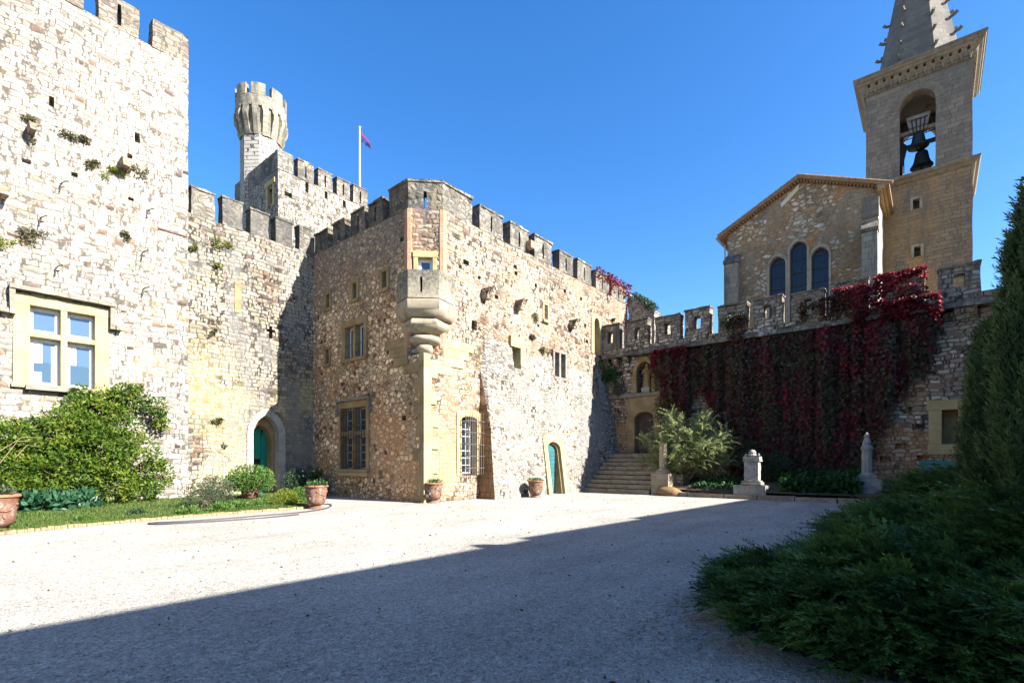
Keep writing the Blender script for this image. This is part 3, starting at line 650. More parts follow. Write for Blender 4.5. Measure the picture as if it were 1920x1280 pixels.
SW = dict(bar=rect(FS, 1020.5, 572, 1027, 600), one=rect(FS, 960.5, 653, 972, 689), twin=rect(FS, 1037, 663, 1057, 708), gr=rect(FS, 866, 782, 893, 888))
opening(FS, SW['bar'], .4); opening(FS, SW['one'], .45, dmax=1.4); opening(FS, SW['twin'], .45, dmax=1.4); opening(FS, SW['gr'], .5, .12)
dr = rect(FS, 1033, 828, 1058, 919); TD0, TD1 = 20.32, 21.42; TDZ = 2.62
cut.prism(FS, arch(TD0, TD1, -.4, TDZ - .35, TDZ), -.05, 1.6)
nw = rect(FS, 1114, 596, 1124, 664); cut.prism(FS, arch(nw[0], nw[1], nw[2], nw[3] - .35, nw[3]), -.7, .7)
for (F, u, v, hw, hh) in ((FW, 700, 900, .07, .07), (FW, 722, 848, .07, .07), (FW, 680, 800, .07, .07), (FW, 726, 660, .08, .08), (FW, 640, 720, .07, .07), (FW, 602, 640, .08, .1), (FW, 602, 700, .08, .08), (FW, 596, 595, .08, .1), (FW, 752, 448, .09, .09), (FW, 720, 600, .06, .06), (FW, 690, 740, .06, .06), (FW, 756, 783, .1, .08),
        (FS, 875, 492, .16, .09), (FS, 967, 500, .12, .09), (FS, 968, 512, .12, .08), (FS, 932, 556, .1, .07), (FS, 1005, 535, .1, .07), (FS, 1060, 545, .1, .07), (FS, 900, 520, .07, .06), (FS, 865, 500, .07, .06), (FS, 1098, 610, .1, .1), (FS, 1102, 640, .08, .08), (FS, 1090, 560, .1, .08), (FS, 890, 610, .15, .2), (FS, 1010, 610, .08, .06), (FS, 925, 548, .05, .06), (FS, 984, 569, .07, .09), (FS, 1085, 606, .07, .09)):
    a, z = F.px(u, v); cut.box(F, a - hw, a + hw, z - hh, z + hh, -.3, .4)
dw = rect(FD, 783.5, 483, 811, 526); opening(FD, dw, .35)
b = MB(); b.wprism([(CX, CY), (XE, CY), (XE, 24), (CX, 24)], -.3, ZM)
ch = MB(); ch.wprism([(CX - 1, CY + CH + 1), (CX - 1, CY - 1), (CX + CH + 1, CY - 1)], ZCH, 30)
build('wall', b, [M['rose'], M['tan']], T, cuts=[ch, cut], rough=(.5, .06, .9), matfn=lambda p: 1 if p.normal.x < -.86 else 0)
# corner bastion above the chamfer: parapet higher than the rest
ZB = 12.95
ue = FS.x(886); yw = -FW.x(728)
b = MB(); b.wprism([(CX + .012, CY + CH), (CX + CH, CY + .012), (ue, CY + .012), (ue, CY + .55), (CX + CH + .25, CY + .55), (CX + .55, CY + CH + .25), (CX + .55, yw), (CX + .012, yw)], ZM - .05, ZB)
c = MB(); am = FD.x(797); c.box(FD, am - .05, am + .05, 11.5, 12.55, -2, 1)
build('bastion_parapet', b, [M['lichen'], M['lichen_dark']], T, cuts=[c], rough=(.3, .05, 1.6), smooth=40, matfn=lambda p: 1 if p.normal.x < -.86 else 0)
b = MB(); b.wprism([(CX - .03, CY + CH - .02), (CX + CH - .02, CY - .03), (ue + .03, CY - .03), (ue + .03, CY + .58), (CX + CH + .25, CY + .58), (CX + .58, CY + CH + .25), (CX + .58, yw + .03), (CX - .03, yw + .03)], ZB - .03, ZB + .1)
build('bastion_coping', b, M['lichen'], T, rough=(.3, .04, 2.2))
for u0, u1 in ((589, 615), (623, 647), (656, 683), (690, 718)):
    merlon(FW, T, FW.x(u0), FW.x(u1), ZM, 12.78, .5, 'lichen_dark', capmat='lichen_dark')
for u0, u1 in ((900, 943), (956, 992), (1001.5, 1036), (1048, 1075), (1083, 1110), (1117, 1143), (1146.5, 1174)):
    merlon(FS, T, FS.x(u0), FS.x(u1), ZM, 12.9, .5, 'lichen')
# red brick edges of the chamfer and ochre corner ashlar below it
for P0, dx, dy in (((CX, CY + CH), 0, .16), ((CX + CH, CY), .16, 0)):
    b = MB(); q = [(P0[0] - .025 * (dx == 0) , P0[1] - .025 * (dy == 0))]
    if dx: pl = [(P0[0] - .11, P0[1] + .11 - .035), (P0[0], P0[1] - .03), (P0[0] + .2, P0[1] - .03), (P0[0] + .2, P0[1] + .2), (P0[0] - .11, P0[1] + .3)]
    else: pl = [(P0[0] - .03, P0[1]), (P0[0] + .11 - .035, P0[1] - .11), (P0[0] + .3, P0[1] - .11), (P0[0] + .2, P0[1] + .2), (P0[0] - .03, P0[1] + .2)]
    b.wprism(pl, ZCH + .3, ZM - .02); build('brick_edge', b, M['brick'], T, rough=(.25, .03, 3), smooth=30)
b = MB(); z = -.1; i = 0; rr = random.Random(3)
while z < ZCH - .3:
    h = .34 + rr.random() * .2; la, lb = ((.55, .36), (.30, .72))[i % 2]
    la += rr.uniform(-.08, .08); lb += rr.uniform(-.1, .1); k = .022 + rr.random() * .012
    b.wprism([(CX - k, CY - k), (CX + lb, CY - k), (CX + lb, CY + .25), (CX + .25, CY + .25), (CX + .25, CY + la), (CX - k, CY + la)], z, min(z + h, ZCH - .3) - .006); z += h; i += 1
build('quoin', b, [M['ochre'], M['ochre_dark']], T, bevel=.012, smooth=0, matfn=lambda p: 1 if p.normal.x < -.6 else 0)  # west sides take the shade-darkened ochre
b = MB(); b.wprism([(CX - .012, CY - .012), (CX + .30, CY - .012), (CX + .30, CY + .3), (CX - .012, CY + .3)], -.1, ZCH - .02); build('quoin_core', b, M['ochre'], T, smooth=0)
for F, s in ((FW, 1), (FS, 1)):
    b = MB(); rr = random.Random(5)
    for k in range(4):
        z = 5.15 + k * .38; L = .55 + k * .28 + rr.uniform(0, .25)
        st = .02 if z < ZCH - .4 else CH + .01
        if F is FW: b.box(F, -CY - L - .5 - (.4 if st > .5 else 0), -CY - st, z, z + .37, -.2, .018)
        else: b.box(F, CX + st, CX + L + .75 + (.4 if st > .5 else 0), z, z + .37, -.2, .018)
    build('corner_ashlar', b, M['ochre' if F is FS else 'ochre_dark'], T, bevel=.012, smooth=0)  # west courses use the ochre copy with shade in its colour
# west face windows
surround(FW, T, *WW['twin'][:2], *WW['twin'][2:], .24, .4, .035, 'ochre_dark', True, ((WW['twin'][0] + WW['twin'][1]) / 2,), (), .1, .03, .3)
m_ = (WW['twin'][0] + WW['twin'][1]) / 2
for a0, a1 in ((WW['twin'][0], m_ - .1), (m_ + .1, WW['twin'][1])):
    casement(FW, T, a0, a1, WW['twin'][2], WW['twin'][3], .34, .07, 0, 1)
grille(FW, T, WW['twin'][0] + .02, WW['twin'][1] - .02, WW['twin'][2] + .6, WW['twin'][2] + .64, .0, 2, 1, .012)
for k in ('s1', 's2', 's3', 'low'):
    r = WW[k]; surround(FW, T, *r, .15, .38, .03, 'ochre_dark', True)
    casement(FW, T, *r, .33, .05)
r = WW['big']; m_ = (r[0] + r[1]) / 2; hz = FW.px(664, 812)[1]
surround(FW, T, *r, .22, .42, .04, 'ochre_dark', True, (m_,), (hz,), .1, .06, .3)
b = MB(); b.box(FW, r[0] - .36, r[1] + .36, r[3] + .3, r[3] + .42, -.1, .16); b.box(FW, r[1] + .24, r[1] + .36, r[3] - .35, r[3] + .298, -.1, .14); b.box(FW, r[0] - .36, r[0] - .24, r[3] - .35, r[3] + .298, -.1, .14)
build('hood_mould', b, M['hood'], T, rough=(.3, .03, 3))
b = MB(); b.box(FW, r[0] - .2, r[1] + .2, r[2] - .32, r[2] - .15, -.1, .09); build('window_apron', b, M['ochre'], T, bevel=.01)
for a0, a1 in ((r[0], m_ - .1), (m_ + .1, r[1])):
    for z0, z1, nh in ((r[2], hz - .1, 3), (hz + .1, r[3], 1)): casement(FW, T, a0, a1, z0, z1, .38, .06, 1, nh)
grille(FW, T, r[0] + .03, r[1] - .03, r[2], r[3] - .02, .075, 10, 5, .019, mat='iron_dark')
# chamfer window above the balcony
surround(FD, T, *dw, .18, .34, .035, 'ochre', False, lintel=.26); casement(FD, T, *dw, .28, .12, 0, 0, 'glass_sky')
# south face windows
r = SW['bar']; surround(FS, T, *r, .1, .3, .02, 'ochre', True); casement(FS, T, *r, .34, .04); grille(FS, T, r[0] + .05, r[1] - .05, r[2], r[3], -.06, 3, 3, .016)
r = SW['one']; casement(FS, T, *r, .40, .06, 0, 0, 'glass_sky')
b = MB(); b.box(FS, r[0] - .22, r[1] + .28, r[3] + .03, r[3] + .55, -.3, .12); b.box(FS, r[1] + .03, r[1] + .26, r[2] - .1, r[3] + .028, -.36, .13); build('window_surround', b, M['ochre'], T, rough=(.2, .025, 3))
r = SW['twin']; m_ = (r[0] + r[1]) / 2
surround(FS, T, *r, .14, .42, .13, 'hood', True, (m_,), (), .08, .1)
for a0, a1 in ((r[0], m_ - .08), (m_ + .08, r[1])): casement(FS, T, a0, a1, r[2], r[3], .36, .05)
r = SW['gr']; casement(FS, T, r[0], r[1], r[2], r[3] - .12, .42, .06, 2, 6, 'glass')
b = MB(); b.ring(FS, arch(r[0] - .03, r[1] + .03, r[2] - .05, r[3] - .12, r[3] + .03), arch(r[0] - .3, r[1] + .34, r[2] - .05, r[3] + .12, r[3] + .3), -.45, .025); build('window_surround', b, M['ochre'], T, bevel=.012, smooth=30)
grille(FS, T, r[0] - .04, r[1] + .16, r[2] + .08, r[3], .28, 9, 5, .016, .22, 0)
# square corbel stones on the south face
for (u, v) in ((908, 552), (971, 572), (1071, 608)):
    a, z = FS.px(u, v); b = MB()
    b.prism(Face((0, a), (0, 1), (-1, 0)) if False else FS, [(a - .16, z - .27), (a + .16, z - .27), (a + .19, z + .22), (a - .19, z + .22)], -.3, lambda a_, z_, z=z: .55 if z_ > z else .28)
    build('corbel', b, M['rose'], T, rough=(.16, .06, 2.5))
# bulging balcony on three stepped corbels
def oct_ring(k, z, cx=CX + CH / 2, cy=CY + CH / 2):
    """half-octagon plan round the chamfer, k = reach of the front face beyond the chamfer"""
    o = r2 * k; s = .42 * (k + .75)
    c_ = Vector((cx, cy, 0)); n = Vector((-r2, -r2, 0)); e = Vector((r2, -r2, 0)); hw = .62 + .15 * k
    pts = [c_ + e * (-hw - .50 * k) + n * (-.55), c_ + e * (-hw - .40 * k) + n * (.12 * k), c_ + e * (-hw * .80) + n * k, c_ + e * (hw * .80) + n * k, c_ + e * (hw + .40 * k) + n * (.12 * k), c_ + e * (hw + .50 * k) + n * (-.55)]
    return [Vector((q.x, q.y, z)) for q in pts]
zp1 = 8.62; zp0 = 7.55
def zz(v): return CAMH + (VH - v) * 20.1 / FPX
BK = .92
b = MB(); b.loft([oct_ring(BK, zz(566)), oct_ring(BK, zz(514))])
c = MB(); c.box(FD, FD.x(790, BK) - .035, FD.x(790, BK) + .035, zz(555), zz(528), BK - .5, BK + .6)
BAL = build('balcony', b, M['parapet'], T, cuts=[c], rough=(.3, .025, 2), smooth=30)
def torus(kt, kb, z1, z0, name, full=.0):
    b = MB(); R = []
    for i in range(9):
        t = i / 8; ang = t * math.pi * .5; k = kb + (kt - kb) * math.sin(ang); z = z0 + (z1 - z0) * (1 - math.cos(ang)) ** .85
        R.append(oct_ring(k, z))
    R.append(oct_ring(kt - .0, z1 + .001)); R.append(oct_ring(kt - .07, z1 + .05))
    b.loft(R); return build(name, b, M['mould'], T, smooth=50)
torus(BK + .07, .60, zz(570), zz(598), 'balcony_moulding'); 
def knob(kt, hw, z1, z0, mat='mould'):
    b = MB(); R = []
    for i in range(9):
        t = i / 8; ang = t * math.pi * .5; f = .45 + .55 * math.sin(ang); z = z0 + (z1 - z0) * (1 - math.cos(ang)) ** .85
        R.append(oct_like(kt * f - .1, hw * f, z))
    R.append(oct_like(kt - .14, hw * .9, z1 + (z1 - z0) * .35))
    b.loft(R); build('corbel', b, M[mat], T, smooth=50)
def oct_like(k, hw, z):
    c_ = Vector((CX + CH / 2, CY + CH / 2, 0)); n = Vector((-r2, -r2, 0)); e = Vector((r2, -r2, 0))
    pts = [c_ + e * -hw * 1.25 + n * -.6, c_ + e * -hw * 1.2 + n * (k - hw * .75 if k > hw else -.1), c_ + e * -hw * .62 + n * k, c_ + e * hw * .62 + n * k, c_ + e * hw * 1.2 + n * (k - hw * .75 if k > hw else -.1), c_ + e * hw * 1.25 + n * -.6]
    return [Vector((q.x, q.y, z)) for q in pts]
knob(.80, .82, zz(606), zz(624)); knob(.72, .52, zz(634), zz(646)); knob(.68, .26, zz(652), zz(665))
# battered base (talus) against the south face, with the teal door
TX0, TX1, TZ, TDp = 16.12, 27.2, 7.0, .96
b = MB(); rings = []
for k in range(12):
    x = TX0 + (TX1 - TX0) * k / 11; bulge = .5 * max(0, (x - 23) / 4) ** 2
    rings.append([Vector((x if k else TX0, CY - TDp - bulge, -.3)), Vector((x + (.15 if k == 0 else 0), CY - .54 - bulge * .6, 3.2)), Vector((x + (.33 if k == 0 else 0), CY - .05, TZ + .25 * math.sin(k * 1.3))), Vector((x, CY + .3, TZ)), Vector((x, CY + .3, -.3))])
b.loft(rings)
build('talus', b, [M['talus'], M['wedge']], T, cuts=[cut], rough=(.45, .07, 1.1), matfn=lambda p: 1 if p.normal.x < -.8 else 0)
def td(z): return TDp * (1 - z / TZ)
FSd = FS
inn = arch(TD0, TD1, -.05, TDZ - .35, TDZ); out = arch(TD0 - .30, TD1 + .34, -.05, TDZ + .15, TDZ + .38)
b = MB(); voussoirs(b, FS, jambed(inn, 8), jambed(out, 8), -.05, lambda a, z: td(max(z, 0)) + .04); build('door_surround', b, M['ochre'], T, bevel=.01, smooth=30)
b = MB(); b.ring(FS, arch(TD0 + .07, TD1 - .07, -.05, TDZ - .42, TDZ - .09), inn, .05, lambda a, z: td(max(z, 0)) - .12); build('door_moulding', b, M['ochre_dark'], T, smooth=30)
DR = build('door', MB().prism(FS, arch(TD0 + .03, TD1 - .03, .03, TDZ - .4, TDZ - .05), .32, .38), M['teal'], T, bevel=.008, smooth=0)
b = MB()
for k in range(11): b.box(FS, TD0 + .075, TD1 - .075, .1 + k * .2, .285 + k * .2, .379, .392 + .006 * (k % 2))
build('door_plank', b, M['teal'], DR, bevel=.008, smooth=0)
b = MB(); b.tube([FS.pt(TD0 + .2, 1.1, .39), FS.pt(TD0 + .2, 1.1, .45), FS.pt(TD0 + .32, 1.1, .45)], .015, 6); build('door_handle', b, M['iron_dark'], DR)
b = MB(); b.ring(FS, arch(nw[0], nw[1], nw[2], nw[3] - .35, nw[3]), arch(nw[0] - .3, nw[1] + .25, nw[2], nw[3] - .3, nw[3] + .25), -.7, .02); build('doorway_surround', b, M['ochre'], T, smooth=30)
# lantern niche block
b = MB(); a, z = FS.px(990, 461); b.box(FS, a - .14, a + .14, z - .18, z + .18, -.1, .3); build('brick_block', b, M['brick'], T, bevel=.01)

# ruined return wall beyond it
T = thing('ruined_wall', 'ragged ruined wall end with dark weeds behind the far battlements', 'wall', (31, 15, 0))
b = MB()
b.wprism([(30.0, 13.35), (34, 13.35), (34, CY - .01), (30.0, CY - .01)], 6, lambda x, y: 11.2 + (y - 13.35) * .75 - (x - 30) * .1)
build('wall', b, M['talus'], T, rough=(.35, .22, 1.2))

# ------------------------------------------------------------------ keep and turret behind
T = thing('castle_keep', 'square crenellated keep with pale front, rising behind the curtain wall', 'keep', (19, 37, 0))
FK = south(34); KX0 = FK.x(521); KX1 = FK.x(690); ZK = 21.45
FKW = west(KX0)
cut = MB()
for (u, v0, v1, hw) in ((576, 342, 360, .1), (612, 359, 373, .1), (646, 376, 389, .1), (541, 361, 368, .25)):
    a, z1 = FK.px(u, v0); z0 = FK.px(u, v1)[1]; cut.box(FK, a - hw, a + hw, z0, z1, -.4, .6)
a, z = FKW.px(507, 368); cut.box(FKW, a - .35, a + .35, z - .5, z + .5, -.5, .6)
b = MB(); b.wbox(KX0, KX1, 34, 41, 5, ZK); build('wall', b, M['keep'], T, cuts=[cut], rough=(.6, .07, .8))
b = MB(); a, z = FKW.px(507, 368); b.box(FKW, a - .6, a - .36, z - .8, z + .7, -.3, .06); b.box(FKW, a + .36, a + .6, z - .8, z + .7, -.3, .06); b.box(FKW, a - .75, a + .75, z + .701, z + 1.05, -.3, .09); build('window_surround', b, M['ochre'], T, bevel=.02)
for u0, u1, s in ((521, 551, False), (559, 588, True), (596, 624, True), (631, 657, True), (663, 690, True)):
    merlon(FK, T, FK.x(u0), FK.x(u1), ZK, 22.75, .6, 'lichen' if s else 'keep', slit=s, cap=s)
b = MB(); b.box(FKW, -41, -34.62, ZK - .05, 22.75, -.6, .012); build('parapet', b, M['lichen'], T, rough=(.4, .05, 1.8))

T = thing('round_turret', 'slender pale octagonal turret with flared battlemented head', 'turret', (0, 0, 0))
tc = Vector((ray(490)[0] * 38.5, ray(490)[1] * 38.5)); T.location = (tc.x, tc.y, 0); ORG[T.name] = Vector((tc.x, tc.y, 0))
TR = 75 / 2 / FPX * 38.5 * .97
def tz(v): return CAMH + (VH - v) * 36.7 / FPX
def oring(r, z, n=8, a0=.26): return [Vector((tc.x + r * math.cos(a0 + 2 * math.pi * i / n), tc.y + r * math.sin(a0 + 2 * math.pi * i / n), z)) for i in range(n)]
b = MB(); b.loft([oring(TR, 8), oring(TR * .99, tz(236))]); build('shaft', b, M['turret'], T, rough=(.6, .03, 1))
hr = 99 / 2 / FPX * 38.5 * .885
b = MB(); b.loft([oring(TR * .98, tz(243), 16), oring(TR * 1.03, tz(228), 16), oring(hr * .90, tz(208), 16), oring(hr * .93, tz(193), 16)]); build('corbel_drum', b, M['turret_top'], T, smooth=50)
for i in range(16):
    an = .13 + 2 * math.pi * i / 16; b = MB(); e = Vector((-math.sin(an), math.cos(an), 0)); n = Vector((math.cos(an), math.sin(an), 0)); c0 = Vector((tc.x, tc.y, 0)); R = []
    for (r, v) in ((TR * .97, 244), (TR * 1.10, 232), (TR * 1.13, 222), (TR * 1.24, 214), (TR * 1.27, 205), (hr * .99, 197), (hr * 1.0, 190)):
        hw = .155 if v > 200 else .22
        R.append([c0 + n * (TR * .8) - e * hw + Vector((0, 0, tz(v))), c0 + n * r - e * hw + Vector((0, 0, tz(v))), c0 + n * r + e * hw + Vector((0, 0, tz(v))), c0 + n * (TR * .8) + e * hw + Vector((0, 0, tz(v)))])
    b.loft(R); build('corbel', b, M['turret_top'], T, smooth=40)
b = MB(); o_ = oring(hr, tz(194), 16, .13); i_ = oring(hr - .35, tz(194), 16, .13)
b.loft([oring(hr, tz(194), 16), oring(hr * 1.005, tz(172), 16)]); build('parapet', b, M['turret_top'], T, rough=(.4, .03, 1.6))
for i in range(8):
    a0 = -.02 + i * math.pi / 4; a1 = a0 + math.pi / 4 * .70; am = (a0 + a1) / 2; b = MB()
    pl = [(tc.x + r * math.cos(a), tc.y + r * math.sin(a)) for r, a in ((hr, a0), (hr * 1.005, am), (hr, a1), (hr - .4, a1), (hr - .4, am), (hr - .4, a0))]
    b.wprism(pl, tz(172) - .05, tz(151)); build('merlon', b, M['turret_top'], T, rough=(.3, .03, 2))

T = thing('flagpole', 'white flagpole standing on the keep with a limp flag', 'flagpole', (0, 0, 0))
fx, fz = FK.px(674.5, 240, -1.2); fy = 35.2; T.location = (fx, fy, ZK); ORG[T.name] = Vector((fx, fy, ZK))
b = MB(); b.tube([(fx, fy, ZK - .2), (fx, fy, fz)], .075, 10, .055); b.lathe((fx, fy, fz), [(.02, -.02), (.09, .02), (.09, .08), (.02, .12)], 10); build('pole', b, M['white_metal'], T)
fl = Face((fx, fy), (1, 0), (0, -1)); k = 36.8 / FPX
T2 = thing('flag', 'limp blue and red flag hanging from the white flagpole', 'flag', (fx, fy, fz - 1))
def flagpart(name, mat, f0, f1, off):
    b = MB(); nu, nv_ = 12, 6; vs = []
    for j in range(nv_ + 1):
        for i in range(nu + 1):
            t = i / nu; q = f0 + (f1 - f0) * j / nv_
            top = -.15 - 1.05 * t ** 1.1; bot = -1.12 - .06 * t
            z = top * (1 - q) + bot * q; xx = (.05 + .98 * t * (1 - .35 * q))
            vs.append((fx + xx, fy - .12 + .1 * math.sin(t * 7 + q * 2) + off, fz + z))
    b.add(vs, [(j * (nu + 1) + i, j * (nu + 1) + i + 1, (j + 1) * (nu + 1) + i + 1, (j + 1) * (nu + 1) + i) for j in range(nv_) for i in range(nu)])
    build(name, b, M[mat], T2, smooth=80)
flagpart('blue_cloth', 'flag_blue', .22, 1.0, 0); flagpart('red_stripe', 'flag_red', 0, .22, 0)

# ------------------------------------------------------------------ battlemented garden wall with niche and door
GX = 26.75
T = thing('battlement_wall', 'brown rubble wall with corbelled battlements, statue niche and oak door', 'wall', (27, 6, 0))
FG = west(GX); FGw = west(GX + .32); ZG = 8.25; ZL = 7.7
cut = MB(); yN = -12.0
nr = rect(FGw, 1194, 677, 1222, 735); cut.prism(FGw, arch(nr[0], nr[1], nr[2], nr[3] - (nr[1] - nr[0]) * .6, nr[3]), -.75, 1)
gd = rect(FGw, 1190, 772, 1226, 850); GDZ0 = gd[2]
cut.prism(FGw, arch(gd[0], gd[1], gd[2], gd[3] - .35, gd[3]), -.45, 1)
gw = rect(FGw, 1766, 768, 1797, 832); cut.box(FGw, *gw, -.6, 1)
for (u, v, hw, hh) in ((1258, 690, .1, .1), (1160, 770, .1, .08), (1165, 700, .1, .1), (1700, 770, .16, .08), (1660, 860, .18, .1), (1720, 800, .16, .08), (1745, 700, .16, .07), (1690, 835, .18, .09), (1730, 858, .18, .09), (1755, 870, .14, .07)):
    a, z = FGw.px(u, v); cut.box(FGw, a - hw, a + hw, z - hh, z + hh, -.25, .5)
b = MB(); b.wbox(GX + .32, GX + 1.6, -7.5, CY - .05, -.3, ZL); build('wall', b, M['garden'], T, cuts=[cut], rough=(.5, .07, 1))
b = MB(); b.box(FG, -CY + .05, 7.5, ZL + .001, ZL + .26, -1.6, .14); build('ledge', b, M['lichen'], T, rough=(.4, .06, 1.6))
b = MB(); b.box(FG, -CY + .05, 7.5, ZL + .262, ZG, -.6, 0); build('parapet', b, M['garden'], T, rough=(.5, .05, 1.4))
for u0, u1, v in ((1126, 1161, 609), (1175.5, 1214, 602), (1228, 1274.5, 592), (1284, 1330, 580), (1346, 1400, 570), (1412, 1469, 557), (1482, 1547, 545), (1556, 1630, 528), (1655, 1735, 514), (1759, 1842, 500)):
    a0, a1 = FG.x(u0), FG.x(u1); z1 = FG.px((u0 + u1) / 2, v)[1]
    merlon(FG, T, a0, a1, ZG, z1, .55, 'garden' if u0 > 1130 else 'lichen', hole=.30 if u0 < 1500 or u0 > 1700 else None, slit=False)
for u in (1135, 1152, 1172, 1230, 1250, 1800, 1822):
    a = FG.x(u); b = MB(); b.hexa([FGw.pt(a - .17, ZL - .55, -.2), FGw.pt(a + .17, ZL - .55, -.2), FGw.pt(a + .17, ZL, -.2), FGw.pt(a - .17, ZL, -.2), FGw.pt(a - .17, ZL - .5, .08), FGw.pt(a + .17, ZL - .5, .08), FGw.pt(a + .17, ZL, .36), FGw.pt(a - .17, ZL, .36)])
    build('corbel', b, M['garden'], T, bevel=.015)
zs_ = FGw.px(1190, 741)[1]
b = MB(); b.box(FGw, FGw.x(1137), FGw.x(1240), zs_ - .12, zs_ + .12, -.2, .13); build('string_course', b, M['hood'], T, rough=(.35, .04, 2))
hN = nr[3] - (nr[1] - nr[0]) * .6
b = MB(); b.ring(FGw, arch(nr[0], nr[1], nr[2], hN, nr[3]), arch(nr[0] - .24, nr[1] + .24, nr[2], hN, nr[3] + .28), -.3, .06); build('niche_surround', b, M['ochre_dark'], T, bevel=.012, smooth=30)
b = MB(); inn = arch(gd[0], gd[1], gd[2], gd[3] - .35, gd[3]); zo = zs_ - .121
n = len(inn); out = []
for i, (a, z) in enumerate(inn):
    t = i / (n - 1); lo_, hi_ = gd[0] - .46, gd[1] + .36
    out.append((lo_, zo if i else z) if i <= 1 else ((hi_, zo if i < n - 1 else z) if i >= n - 2 else (lo_ + (hi_ - lo_) * (i - 1) / (n - 3), zo)))
b.ring(FGw, inn, out, -.4, .04); build('door_surround', b, M['ochre_dark'], T, bevel=.012, smooth=30)
DR = build('door', MB().prism(FGw, arch(gd[0] + .01, gd[1] - .01, gd[2] + .01, gd[3] - .36, gd[3] - .01), -.36, -.30), M['wood'], T, smooth=0)
b = MB(); m_ = (gd[0] + gd[1]) / 2
for a0, a1 in ((gd[0] + .08, m_ - .05), (m_ + .05, gd[1] - .08)):
    for z0, z1 in ((gd[2] + .15, gd[2] + .8), (gd[2] + .92, gd[3] - .5)): b.box(FGw, a0, a1, z0, z1, -.299, -.275)
build('door_panel', b, M['wood'], DR, bevel=.012, smooth=0)
b = MB(); b.lathe(FGw.pt(m_ + .09, gd[2] + 1.0, -.26), [(.01, -.05), (.05, -.03), (.06, .01), (.03, .05), (.005, .06)], 10); build('door_handle', b, M['iron'], DR)
b = MB(); b.box(FGw, gd[0] - .1, gd[1] + .1, gd[2] - .16, gd[2] - .002, -.4, .2); build('threshold', b, M['pale'], T, bevel=.015)
surround(FGw, T, gw[0], gw[1], gw[2], gw[3], .42, .5, .04, 'ochre_warm', False, lintel=.42)
b = MB(); b.box(FGw, gw[0] - .44, gw[1] + .44, gw[2] - .42, gw[2] - .002, -.5, .045); build('window_apron', b, M['ochre_warm'], T, bevel=.012)
b = MB(); b.box(FGw, gw[0] + .02, gw[1] - .02, gw[2] + .02, gw[3] - .02, -.56, -.5)
for k in range(4): b.box(FGw, gw[0] + .06 + k * (gw[1] - gw[0] - .1) / 4, gw[0] + .03 + (k + 1) * (gw[1] - gw[0] - .1) / 4, gw[2] + .04, gw[3] - .04, -.5, -.485)
build('shutter', b, M['ochre_dark'], T, smooth=0)

# rock mass in the corner beside the stairs
# ------------------------------------------------------------------ stairs, kerbs, planting bed
T = thing('stone_staircase', 'worn stone steps climbing to the oak door in the corner', 'staircase', (25, 13, 0))
SX0 = 23.35; NR = 9; RH = (GDZ0 - .02) / NR; SX1 = GX + .25
for i in range(NR):
    x0 = SX0 + i * (SX1 - .55 - SX0) / NR; b = MB(); yl = 15.2; yr = 10.7 + .07 * i
    b.wbox(x0, x0 + .75 if i < NR - 1 else SX1, yr, yl, i * RH - (.1 if i == 0 else -.004), (i + 1) * RH)
    build('step', b, M['step'], T, rough=(.3, .035, 2), smooth=40)
b = MB(); b.wbox(SX0 + 1.0, SX1, 9.4, 10.69, -.1, 1.0); b.wbox(SX0 + .3, SX0 + .998, 10.0, 10.69, -.1, .55); build('cheek_wall', b, M['garden'], T, rough=(.35, .06, 1.4))
bed = MB()
def bedz(x, y): return .28 + .55 * min(1, max(0, (x - 23.5) / 2.6))
nx, ny = 8, 40; vs = []
for j in range(ny + 1):
    for i in range(nx + 1):
        x = 23.55 + (GX + .5 - 23.55) * i / nx; y = -7 + 17.3 * j / ny
        vs.append((x, y, bedz(x, y) + .05 * mnoise.noise(Vector((x, y, 0)))))
bed.add(vs, [(j * (nx + 1) + i, j * (nx + 1) + i + 1, (j + 1) * (nx + 1) + i + 1, (j + 1) * (nx + 1) + i) for j in range(ny) for i in range(nx)])
props(build('planting_bed', bed, M['soil'], smooth=60), kind='structure', label='raised soil bed along the garden wall')
for (x, y0, y1, z0, z1, lab) in ((23.2, 1.0, 10.0, -.1, .2, 'low stone kerb along the gravel edge'), (23.9, 5.6, 10.0, .1, .46, 'upper stone kerb stepped back above the low kerb')):
    o = thing('stone_kerb', lab, 'kerb', (x, (y0 + y1) / 2, 0)); y = y0; rr = random.Random(int(y1 * 7 + x * 10))
    b = MB()
    while y < y1 - .2:
        L = min(1.1 + rr.random() * .8, y1 - y); b.wbox(x + rr.uniform(-.02, .02), x + .4, y, y + L - .012, z0, z1 + rr.uniform(-.015, .015)); y += L
    build('kerb_stones', b, M['step'], o, rough=(.35, .035, 2), smooth=40)

# ------------------------------------------------------------------ church
T = thing('church', 'gabled church front in ochre render with three lancet windows and tiled roof', 'church', (40, 7, 0))
HX = 36.0; FH = west(HX); hy0 = FH.x(1363); hy1 = FH.x(1648); hyr = FH.x(1500)
ez0 = FH.px(1363, 442)[1]; ez1 = FH.px(1648, 352)[1]; rz = FH.px(1500, 340)[1]
cut = MB(); lan = []
for (u0, u1, va) in ((1442, 1473, 481), (1480.5, 1513, 452), (1521, 1554, 463)):
    a0, a1 = FH.x(u0), FH.x(u1); za = FH.px((u0 + u1) / 2, va)[1]; lan.append((a0, a1, za)); cut.prism(FH, arch(a0, a1, 9.5, za - (a1 - a0) * .6, za), -.5, 1)
b = MB(); b.prism(FH, [(hy0, 3), (hy1, 3), (hy1, ez1), (hyr, rz), (hy0, ez0)], -14, 0); build('wall', b, [M['church'], M['pale']], T, cuts=[cut], rough=(.6, .06, .8), matfn=lambda p: 1 if p.normal.y < -.8 else 0)
